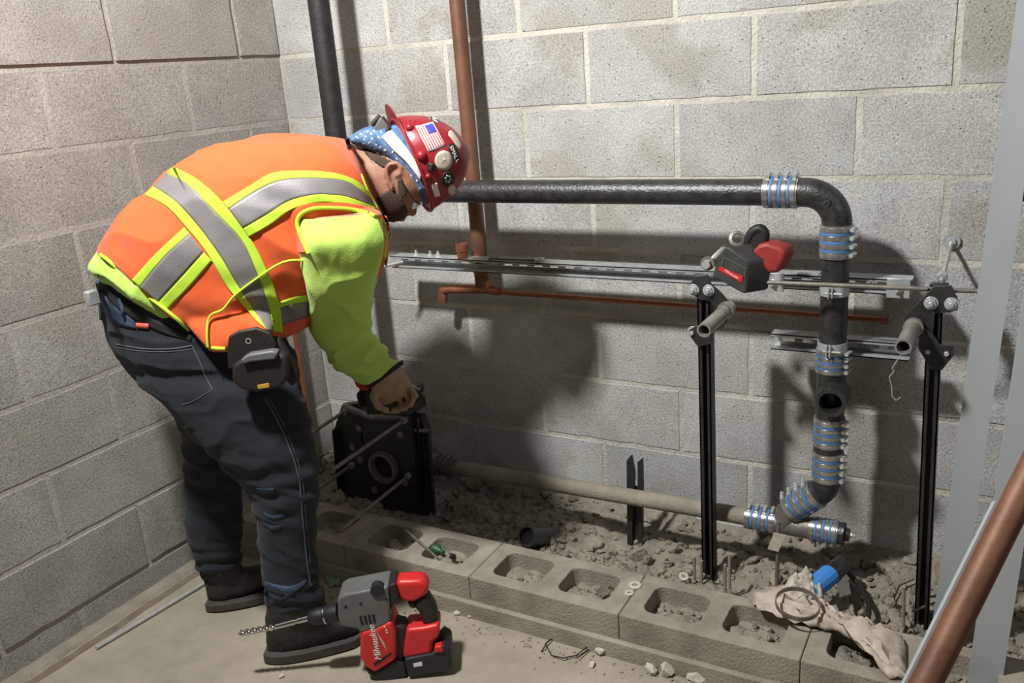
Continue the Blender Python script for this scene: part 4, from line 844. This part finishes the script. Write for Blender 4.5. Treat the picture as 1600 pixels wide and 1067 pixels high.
# boots
for bs_, kk in ((boot_r, 0), (boot_l, .25)):
    up = MB(); sil(up, bs_); 
    if kk == 0: sil(up, [((418, 925), (506, 915), .0, .052), ((416, 950), (508, 945), .0, .052), ((418, 975), (505, 965), .0, .050), ((424, 990), (500, 985), .0, .04)])
    else: sil(up, [((322, 880), (376, 868), .25, .05), ((321, 905), (380, 892), .25, .048), ((326, 922), (386, 908), .255, .04)])
    bm_ = remesh(up, .005, 4, fold(.002, 25, .001, 60)); build(bm_, 'boot', M['boot'], man, label='dark scuffed work boot'); bo = [c for c in man.children if c.name.startswith('boot')][-1]
    sl_ = MB(); rs = []
    for A, B, k, w_ in dens(bs_, 5):
        pb = PB(*B, k); pb.z = .0; c = PB((A[0]+B[0])/2, (A[1]+B[1])/2, k); rs.append((pb, w_, k))
    N_ = len(rs); top = []; ctr = [PZ(*B, .0) for A, B, k, w_ in dens(bs_, 5)]
    c_ = []
    for (A, B, k, w_), q in zip(dens(bs_, 5), ctr):
        base = PB(*B, k); c_.append((V((base.x, base.y, 0)), w_*1.12))
    left = []; right = []
    for i, (q, w_) in enumerate(c_):
        d = (c_[min(i+1, N_-1)][0]-c_[max(i-1, 0)][0]).normalized(); pn = V((-d.y, d.x, 0)); left.append(q+pn*w_*.95); right.append(q-pn*w_*.95)
    poly = left+right[::-1]
    build(MB().ext([p+V((0, 0, .002)) for p in poly], (0, 0, .024)), 'sole', M['sole'], bo, bevel=.004)
# shirt with both sleeves
sh = MB()
sil(sh, [((136, 418), (292, 524), .10, .168), ((150, 400), (315, 535), .10, .166), ((176, 368), (345, 535), .10, .160)] + [((a[0]+(b[0]-a[0])*.05, a[1]+(b[1]-a[1])*.05), (b[0]-(b[0]-a[0])*.05, b[1]-(b[1]-a[1])*.05), c, d*.92) for a, b, c, d in torso[2:9]])
sil(sh, arm_r); sil(sh, arm_l)
shm = remesh(sh, .006, 4, fold(.009, 12, .0014, 50, (.2, .3, 1), 2.2, 11)); shw = world_copy(shm); build(shm, 'shirt', M['lime'], man)
shirt = [c for c in man.children if c.name.startswith('shirt')][0]; TS = tree(shw)
# vest
vs_ = MB(); vst = [(a, b, c, d+.006) for a, b, c, d in torso]; sil(vs_, vst[:9] + [((545, 222), (603, 345), .215, .10)], n=40)
sil(vs_, [((270, 470), (420, 480), -.01, .03), ((290, 500), (430, 505), -.035, .03), ((312, 528), (415, 525), -.055, .022), ((328, 546), (372, 545), -.065, .014)], m=3)
vm = remesh(vs_, .006, 5, fold(.009, 10, .0030, 24, (.8, .5, -.6), 2.5, 2)); vw = world_copy(vm); build(vm, 'vest', M['orange'], man)
vest = [c for c in man.children if c.name.startswith('vest')][0]; TV = tree(vw)
CV = V(CAM)
def resample(pl, n):
    P_ = [np.array(p, float) for p in pl]; sg = [0]
    for i in range(1, len(P_)): sg.append(sg[-1]+np.linalg.norm(P_[i]-P_[i-1]))
    out = []
    for t in np.linspace(0, sg[-1], n):
        i = min(max(np.searchsorted(sg, t)-1, 0), len(P_)-2); f = (t-sg[i])/max(sg[i+1]-sg[i], 1e-9)
        p0, p1, p2, p3 = P_[max(i-1, 0)], P_[i], P_[i+1], P_[min(i+2, len(P_)-1)]
        out.append(.5*((2*p1)+(-p0+p2)*f+(2*p0-5*p1+4*p2-p3)*f*f+(-p0+3*p1-3*p2+p3)*f**3) if len(P_) > 2 else p0*0+p1*(1-f)+p2*f)
    return out
def patch(name, m, up, lo, T, parent, off=.003, nu=40, nv=6, thick=.0015, label=None, linear=False, rough=0, lift=None):
    """cloth tape or sticker laid on the surface T, its outline sewn where two edge lines run"""
    U = resample(up, nu+1); L_ = resample(lo, nu+1); vs = []; last = None
    for i in range(nu+1):
        for j in range(nv+1):
            q = U[i]*(1-j/nv)+L_[i]*j/nv
            if rough and j in (0, nv): q = q+np.array([0, rough*noise.noise(V((i*.7, j, rough)))])
            d = V(ray(*q)).normalized(); h = T.ray_cast(CV, d)
            if h[0] is None:
                h2 = T.find_nearest(CV+d*((last-CV).length if last is not None else 1.9)); D = (h2[0]-CV).dot(d); pt = CV+d*(D-off)
            else: pt = h[0] - d*off
            last = pt; vs.append(pt)
    mb = MB(); mb.add(vs, [(i*(nv+1)+j, i*(nv+1)+j+1, (i+1)*(nv+1)+j+1, (i+1)*(nv+1)+j) for i in range(nu) for j in range(nv)])
    o = build(mb, name, M[m] if isinstance(m, str) else m, parent, label=label, angle=180)
    if thick: s = o.modifiers.new('s', 'SOLIDIFY'); s.thickness = thick; s.offset = 0
    return o
def z1(*p): return [(120+x*.4, 140+y*.4) for x, y in p]
A0 = z1((375, 300), (470, 350), (570, 440), (680, 585), (740, 700), (790, 830), (805, 950)); A1 = z1((352, 325), (440, 375), (540, 478), (645, 590), (700, 705), (745, 830), (768, 945))
A2 = z1((300, 378), (390, 440), (480, 540), (560, 650), (620, 750), (685, 850), (745, 940)); A3 = z1((265, 410), (350, 455), (430, 540), (510, 640), (580, 760), (620, 810), (705, 905))
patch('lime_tape', 'stripe_lime', A0, A1, TV, vest, .0032, 60); patch('reflective_band', 'reflective', A1, A2, TV, vest, .0036, 60, 10); patch('lime_tape', 'stripe_lime', A2, A3, TV, vest, .0032, 60)
B0_ = z1((568, 440), (660, 385), (760, 328), (850, 318), (980, 322), (1080, 350), (1140, 398)); B1_ = z1((592, 465), (680, 405), (780, 357), (870, 345), (975, 347), (1060, 362), (1150, 425))
B2_ = z1((650, 543), (740, 490), (832, 434), (935, 410), (1000, 412), (1060, 420), (1165, 460)); B3_ = z1((672, 577), (760, 525), (840, 468), (940, 441), (1010, 442), (1080, 450), (1180, 492))
patch('lime_tape', 'stripe_lime', B0_, B1_, TV, vest, .0050, 50); patch('reflective_band', 'reflective', B1_, B2_, TV, vest, .0046, 50, 8); patch('lime_tape', 'stripe_lime', B2_, B3_, TV, vest, .0050, 50)
C0_ = z1((215, 745), (310, 640), (420, 538)); C1_ = z1((245, 772), (340, 655), (440, 562)); C2_ = z1((318, 830), (410, 730), (495, 635)); C3_ = z1((350, 860), (440, 770), (528, 668))
patch('lime_tape', 'stripe_lime', C0_, C1_, TV, vest, .0024, 30); patch('reflective_band', 'reflective', C1_, C2_, TV, vest, .0028, 30, 8); patch('lime_tape', 'stripe_lime', C2_, C3_, TV, vest, .0024, 30)
D0 = z1((772, 838), (835, 815), (905, 798)); D1 = z1((775, 860), (840, 838), (905, 828)); D2 = z1((790, 930), (845, 905), (905, 888)); D3 = z1((800, 948), (850, 925), (905, 905))
patch('lime_tape', 'stripe_lime', D0, D1, TV, vest, .0024, 14, 3); patch('reflective_band', 'reflective', D1, D2, TV, vest, .003, 14, 5)
def piping(name, m, pts, T, parent, r=.004, off=.002, n=None, label=None):
    out = []; last = None
    for q in resample(pts, n or len(pts)*6):
        d = V(ray(*q)).normalized(); h = T.ray_cast(CV, d)
        if h[0] is not None: last = h[0]-d*off
        elif last is not None: last = CV+d*(last-CV).length
        else: nn = T.find_nearest(CV+d*1.9)[0]; last = CV+d*((nn-CV).dot(d))
        out.append(last)
    for _ in range(3): out = [out[0]]+[(out[i-1]+out[i]*2+out[i+1])/4 for i in range(1, len(out)-1)]+[out[-1]]
    return build(MB().tube(out, r, 8), name, M[m], parent, label=label)
piping('edge_piping', 'stripe_lime', z1((92, 645), (130, 672), (230, 770), (350, 862), (440, 940), (505, 1003), (580, 1012)), TV, vest, .0042, .007)
piping('edge_piping', 'stripe_lime', z1((512, 1005), (508, 950), (520, 880), (570, 862), (610, 810), (700, 740), (810, 672), (905, 668)), TV, vest, .0026, .008)
# armhole collar of the vest
ah = z1((905, 640), (878, 580), (860, 530), (868, 492), (915, 466), (1000, 462), (1100, 472), (1185, 502), (1214, 545), (1205, 600), (1200, 680))
TVS = tree(vw, shw)
outer = z1((870, 640), (850, 580), (838, 520), (842, 480), (890, 448), (1000, 442), (1110, 452), (1200, 488), (1224, 545), (1218, 600), (1212, 690))
patch('armhole_band', 'orange', outer, ah, TVS, vest, .005, 50, 5, .003, 'orange band sewn round the armhole'); piping('edge_piping', 'stripe_lime', ah, TVS, vest, .0042, .007)
patch('collar_tab', 'leather', z1((1048, 192), (1062, 190)), z1((1058, 230), (1074, 226)), TVS, vest, .006, 4, 3)
# collar of skin-side neckline
piping('neckline', 'stripe_lime', z1((1112, 330), (1140, 400), (1185, 480), (1214, 530)), TVS, vest, .0025, .003)
# shirt cuff and glove
gl = MB(); sil(gl, near_h); gl.v += []; gm = MB(); sil(gm, [((574, 600), (626, 564), .345, .046)]+near_h); gm.add(fing.v, fing.f)
gme = remesh(gm, .003, 2, fold(.0012, 60, .0006, 200)); build(gme, 'glove', M['glove'], man, label='tan fleece-backed work glove')
glv = [c for c in man.children if c.name.startswith('glove')][0]
ca = [(PB(a, b, .345)) for a, b in ((572, 603), (626, 563))]; rr_ = ring_sil((571, 604), (629, 562), .345, .050, 24); rr2 = ring_sil((577, 609), (631, 569), .355, .050, 24)
build(MB().rings([rr_, rr2]), 'cuff', M['blackfab'], glv, label='black elastic glove cuff', bevel=.002)
fm = MB(); sil(fm, far_h); fm.add(ffar.v, ffar.f); fme = remesh(fm, .0035, 2); build(fme, 'glove', M['blackfab'], man, label='dark work glove on the far hand')
# head dress
TB = tree(world_copy(remesh(sil(MB(), head), .004, 2)))
hm = MB(); sil(hm, [((592, 206), (606, 250), .22, .081), ((614, 196), (638, 290), .22, .083), ((625, 193), (660, 318), .22, .085), ((655, 196), (680, 312), .22, .080)], n=32)
sil(hm, [((545, 214), (549, 223), .215, .03), ((562, 203), (576, 236), .218, .055), ((585, 195), (600, 250), .22, .076), ((600, 192), (618, 258), .22, .082)], n=32)
bm_ = remesh(hm, .004, 2, fold(.0015, 30, .0005, 90)); bw = world_copy(bm_); build(bm_, 'bandana', M['bandana'], man); ban = [c for c in man.children if c.name.startswith('bandana')][0]; TBa = tree(bw)
random.seed(5)
for x, y in ((562, 207), (570, 212), (580, 216), (586, 224), (576, 222), (590, 212), (604, 196), (610, 206), (621, 214), (628, 225), (600, 232), (648, 268), (640, 272), (655, 292), (568, 217), (593, 229), (556, 212), (573, 204), (583, 202), (566, 222), (599, 240), (588, 238), (612, 236), (607, 222), (618, 246), (635, 250), (643, 258), (650, 280), (584, 230), (578, 207), (594, 204)):
    q = [(x, y), (x+random.uniform(2, 4), y+random.uniform(-2, 2))]; q2 = [(a_+random.uniform(-1, 1), b_+random.uniform(2, 3.5)) for a_, b_ in q]; patch('print_mark', 'white', q, q2, TBa, ban, .0012, 2, 2, 0)
def z2(*p): return [(520+x*.1875, 150+y*.1875) for x, y in p]
hel = thing('hard_hat', 'x', 'x', PB(640, 250, .22)); hel['label'] = 'red hard hat with flag sticker worn backwards by the bending worker'; hel['category'] = 'hard hat'
HSH = (PB(640, 256, .22)-PB(650, 252, .22)); hs_ = MB(); hst = [((613, 187), (672, 329), .22, .118), ((626, 182), (682, 323), .22, .118), ((645, 181), (694, 314), .22, .115), ((668, 183), (708, 302), .22, .106), ((695, 195), (721, 285), .22, .088), ((714, 212), (727, 266), .22, .058), ((725, 232), (730, 250), .22, .022)]
sil(hs_, hst, n=48, shear=HSH); hme = mesh_of(hs_, 'shell'); hw = world_copy(hme); TH = tree(hw); build(hme, 'shell', M['helmet'], hel)
base = ring_sil((613, 187), (672, 329), .22, .118, 48, shear=HSH); cb = sum(base, V())/48; upv = (PB(613, 187, .22)-cb).normalized(); axn = (PB(728, 262, .22)-cb).normalized()
build(MB().tube(base+[base[0]], .0045, 8, caps=False), 'brim_edge', M['helmet'], hel)
inn = []; out_ = []; tip = PB(603, 164, .22)-PB(614, 188, .22)
vdn = (cb-CV).normalized(); ca_, cb_ = [], []
for i in range(-11, 12):
    t = math.radians(i*5.5); u = (PB(613, 187, .22)-cb); p = cb + u*math.cos(t) + (vdn*.118+HSH)*math.sin(t); f = max(0, math.cos(t*1.38))**.8; ca_.append(p); cb_.append(p + tip*f + vdn*.02*math.sin(t)*f)
n_ = len(ca_); sh1 = axn*.003
build(MB().add(ca_+cb_+[p+sh1 for p in ca_]+[p+sh1 for p in cb_], [(i, i+1, n_+i+1, n_+i) for i in range(n_-1)]+[(2*n_+i, 3*n_+i, 3*n_+i+1, 2*n_+i+1) for i in range(n_-1)]+[(n_+i, n_+i+1, 3*n_+i+1, 3*n_+i) for i in range(n_-1)]), 'bill', M['helmet'], hel, angle=60)
def hpatch(name, m, up, lo, off=.0012, nu=12, nv=10, T=None, label=None, thick=.0006): return patch(name, m, z2(*up), z2(*lo), T or TH, hel, off, nu, nv, thick, label)
hpatch('flag_sticker', 'white', ((688, 250), (740, 240), (835, 212)), ((797, 465), (850, 450), (940, 410)), label='white-edged sticker of a red and white striped flag with a blue corner')
def fl(s, t):   # s: top->bottom along the long side, t: across
    a_ = np.array([700, 256])*(1-s)+np.array([800, 452])*s; b_ = np.array([830, 222])*(1-s)+np.array([930, 405])*s; q = a_*(1-t)+b_*t; return (q[0], q[1])
for i in range(7):
    t0_, t1_ = (2*i)/13, (2*i+1)/13; hpatch('flag_stripe', 'flagred', [fl(.02 if t1_ < .5 else .40, t0_), fl(.98, t0_)], [fl(.02 if t1_ < .5 else .40, t1_), fl(.98, t1_)], .0020, 14, 2)
hpatch('flag_canton', 'flagblue', [fl(.03, .46), fl(.40, .46)], [fl(.03, .99), fl(.40, .99)], .0021, 6, 8)
def disc(name, m, c, r, off, r2=None, label=None, T=None, par=None):
    cx, cy = z2(c)[0]; r *= .1875; r2 = (r2 or 0)*.1875 or r
    up_ = [(cx-r+2*r*i/12, cy-math.sqrt(max(0, 1-(2*i/12-1)**2))*r2) for i in range(13)]; lo_ = [(x, 2*cy-y) for x, y in up_]
    vs = []; 
    ctr = (cx, cy); mbb = MB(); rings_ = []
    for k_ in range(4):
        for j in range(20):
            t = 2*math.pi*j/20; x, y = cx+r*k_/3*math.cos(t), cy+r2*k_/3*math.sin(t); d = V(ray(x, y)).normalized(); h = (T or TH).ray_cast(CV, d)[0]
            vs.append((h-d*off) if h is not None else CV+d*((cb-CV).length))
    mbb.add(vs, [(k_*20+j, k_*20+(j+1) % 20, (k_+1)*20+(j+1) % 20, (k_+1)*20+j) for k_ in range(3) for j in range(20)])
    o = build(mbb, name, M[m], par or hel, label=label, angle=180); s = o.modifiers.new('s', 'SOLIDIFY'); s.thickness = .0006; return o
disc('round_sticker', 'cream', (925, 537), 76, .0014, 84, 'round scuffed cream sticker'); disc('emblem_sticker', 'toolblack', (960, 690), 55, .0014, 66, 'round black emblem sticker')
for j in range(6):
    t = math.radians(60*j+10); cx, cy = 960+20*math.cos(t), 690+26*math.sin(t); hpatch('emblem_mark', 'white', ((cx-7, cy-7), (cx+7, cy-7)), ((cx-7, cy+7), (cx+7, cy+7)), .0022, 2, 2)
hpatch('white_sticker', 'white', ((822, 735), (868, 722)), ((848, 845), (895, 832)), nu=4, nv=6); disc('oval_sticker', 'cream', (992, 780), 34, .0014, 46, 'pale oval sticker')
hpatch('name_strip', 'toolblack', ((962, 410), (1000, 395), (1050, 470), (1060, 545)), ((960, 425), (975, 470), (1010, 530), (1035, 560)), nu=14, nv=5)
for i, ch in enumerate('SMALL'):
    q = (984+i*13-(.0 if i < 3 else 3), 428+i*28); px, py = z2(q)[0]; d = V(ray(px, py)).normalized(); h = TH.ray_cast(CV, d)
    if h[0] is not None:
        nn = h[1] if h[1].dot(d) < 0 else -h[1]; up2 = (V(ray(px+3, py-1.6))-V(ray(px, py))); up2 = (up2-nn*up2.dot(nn)).normalized(); xd = up2.cross(nn); text(ch, .013, h[0]+nn*.0026, xd, up2, 'white', hel)
hpatch('scuffed_sticker', 'cream', ((962, 300), (990, 285), (1040, 340), (1075, 410)), ((965, 330), (985, 350), (1020, 400), (1060, 450)), nu=8, nv=4); hpatch('scuffed_sticker', 'white', ((800, 170), (850, 180), (885, 205)), ((810, 190), (845, 205), (878, 220)), nu=5, nv=3)
c = PB(*z2((740, 497))[0], .22); d = (c-CV).normalized(); h = TH.ray_cast(CV, d)[0]
build(MB().ball(h, (.012, .012, .012), 16, 10), 'side_bump', M['helmet'], hel); h = TH.ray_cast(CV, V(ray(*z2((795, 670))[0])).normalized())[0]; build(MB().ball(h, (.007, .007, .007), 14, 8), 'side_bump', M['helmet'], hel)
h = TH.ray_cast(CV, V(ray(*z2((640, 265))[0])).normalized())[0]; build(MB().ball(h, (.010, .010, .010), 14, 8), 'side_bump', M['helmet'], hel)
h = TH.ray_cast(CV, V(ray(*z2((815, 590))[0])).normalized())[0]; build(MB().box(h, (.016, .012, .02), Matrix.Rotation(.4, 3, 'Y')), 'lamp_clip', M['toolblack'], hel, bevel=.003)
patch('suspension_strap', 'white', z2((480, 275), (590, 400), (690, 540), (738, 650)), z2((408, 340), (500, 445), (620, 560), (728, 700)), TBa, hel, .007, 24, 5, .0025, 'white plastic headband strap')
p4 = [PB(*q, .16) for q in z2((340, 268), (395, 170), (478, 268), (402, 338))]; build(MB().ext(p4, NBV*.06), 'ratchet_housing', M['toolgrey'], hel, bevel=.004); build(MB().tube([PB(*z2((325, 245))[0], .19), PB(*z2((395, 165))[0], .19)], .006, 10), 'ratchet_knob', M['toolblack'], hel)
# hair and beard
patch('hair', 'beard', [(567, 232), (586, 239), (606, 249), (618, 254)], [(572, 241), (584, 252), (596, 260), (604, 262)], TB, man, .002, 24, 5, .002, 'short dark hair at the nape', rough=3)
patch('beard', 'beard', [(586, 312), (598, 304), (611, 296), (624, 306), (637, 328)], [(588, 330), (598, 344), (611, 347), (624, 345), (634, 340)], TB, man, .0015, 40, 8, .002, 'short dark beard along the jaw', rough=4)
patch('beard', 'beard', [(627, 276), (631, 288), (636, 302)], [(621, 284), (622, 298), (626, 312)], TB, man, .0018, 10, 4, .001, 'dark sideburn in front of the ear')
# safety glasses
build(MB().ext([PB(*q, .165) for q in z2((665, 895), (745, 885), (752, 905), (715, 935), (660, 945))], NBV*.002), 'safety_glasses', M['clear'], man, bevel=.0005)
build(MB().tube([PB(628, 284, .138), PB(646, 312, .142), PB(657, 319, .16)], .002, 8), 'glasses_temple', M['toolblack'], man)
# belt, seams, pockets on the jeans
patch('belt', 'blackfab', [(153, 428), (170, 450), (205, 478), (250, 504), (300, 525)], [(158, 446), (175, 474), (210, 500), (255, 521), (298, 532)], TJ, man, .002, 30, 4, .002, 'black belt')
patch('waistband', 'fade_lit', [(155, 448), (175, 474), (210, 502)], [(160, 484), (180, 506), (212, 514)], TJ, jeans, .003, 12, 4, .001, 'waistband painted lighter blue as if lit')  # light catching the waistband is painted in as a paler blue
patch('red_tab', 'flagred', [(212, 504), (232, 506)], [(212, 512), (232, 514)], TJ, jeans, .0055, 4, 2, .001, 'small red label tab')
for q in ([(186, 466), (190, 478), (193, 495)], [(152, 440), (156, 470), (158, 500)]): piping('belt_loop', 'fade_lit', q, TJ, jeans, .004, .008)
for q, r in (([(182, 538), (225, 545), (270, 545), (300, 540)], .0016), ([(183, 543), (225, 549), (270, 549), (301, 545)], .0011), ([(300, 540), (312, 565), (322, 590), (332, 608)], .0012), ([(332, 608), (300, 628), (285, 632)], .0009)): piping('pocket_stitching', 'stitch', q, TJ, jeans, r, .0008)
for q, r in (([(414, 622), (440, 670), (466, 740), (472, 800), (480, 880), (486, 915)], .0018), ([(419, 620), (445, 668), (471, 740), (477, 800), (485, 880)], .0009)): piping('side_seam', 'stitch', q, TJ, jeans, r, .0005)
for u_, l_ in (([(400, 762), (415, 764), (428, 762)], [(402, 768), (415, 771), (428, 766)]), ([(412, 800), (428, 806), (446, 802)], [(414, 806), (428, 812), (444, 807)]), ([(410, 816), (426, 822), (440, 820)], [(412, 821), (426, 828), (438, 824)]),
               ([(414, 908), (440, 915), (460, 914), (480, 905)], [(412, 930), (436, 940), (460, 926), (478, 912)])): patch('faded_crease', 'fade_lit', u_, l_, TJ, jeans, .0015, 12, 4, .0006, 'pale worn crease')
patch('fold_shadow_slit', 'denim', [(418, 918), (430, 922), (444, 928)], [(418, 923), (430, 930), (442, 933)], TJ, jeans, .0028, 6, 2, .0006)
# belt clip at the back
c = PB(144, 465, .02); build(MB().box(c, (.018, .03, .035)), 'belt_buckle_end', M['steel'], man, bevel=.004)
# tool pouch on the near hip
po = thing('tool_pouch', 'dark leather tool pouch hanging from the worker\'s belt at the hip', 'pouch', PB(400, 560, -.12))
def pk(n_, m_, poly, k0, th_, bev=.004, label=None): return build(MB().ext([PB(*q, k0) for q in poly], NBV*th_), n_, M[m_], po, bevel=bev, label=label)
pk('flap', 'leather', ((354, 545), (357, 526), (372, 517), (400, 512), (422, 520), (432, 540), (425, 556), (395, 560), (370, 575), (356, 578)), -.115, .012)
pk('pocket', 'leather', ((362, 572), (384, 556), (432, 552), (447, 556), (452, 588), (440, 606), (400, 614), (378, 610), (362, 598)), -.125, .04, .008)
pk('gusset', 'leather', ((432, 528), (444, 545), (464, 580), (466, 596), (455, 606), (443, 590), (436, 556)), -.10, .03, .006)
pk('tape_measure', 'toolgrey', ((376, 562), (388, 554), (425, 548), (434, 552), (430, 562), (392, 566), (379, 570)), -.135, .03, .004); pk('tab', 'yellow', ((402, 602), (420, 599), (421, 605), (403, 608)), -.129, .003, .0005, 'ochre yellow tab')
c = PB(388, 533, -.116); build(MB().lathe(c, NBV, [(0, .0045), (0, .0065), (.002, .0065), (.002, .0045)], 16, True), 'grommet', M['steel'], po)
# what the hands hold
ht = thing('flat_tool', 'dark flat tool gripped by the tan glove on top of the drain carrier', 'hand tool', PB(625, 630, .42))
build(MB().ext([PB(*q, .41) for q in ((590, 637), (640, 620), (658, 609), (660, 622), (638, 641), (592, 646))], NBV*.07), 'blade_body', M['toolblack'], ht, bevel=.003); build(MB().tube([PB(641, 600, .42), PB(657, 610, .42), PB(659, 615, .42)], .0025, 8), 'bright_edge', M['steel'], ht)
rt2 = thing('driver', 'small red and black driver held behind the worker\'s near forearm', 'hand tool', PB(575, 620, .47))
build(MB().ext([PB(*q, .42) for q in ((551, 590), (576, 598), (578, 610), (566, 612), (556, 604))], NBV*.05), 'red_shell', M['toolred'], rt2, bevel=.005); build(MB().ext([PB(*q, .43) for q in ((566, 606), (590, 612), (594, 640), (582, 650), (570, 640), (572, 622))], NBV*.05), 'grip', M['toolblack'], rt2, bevel=.006)
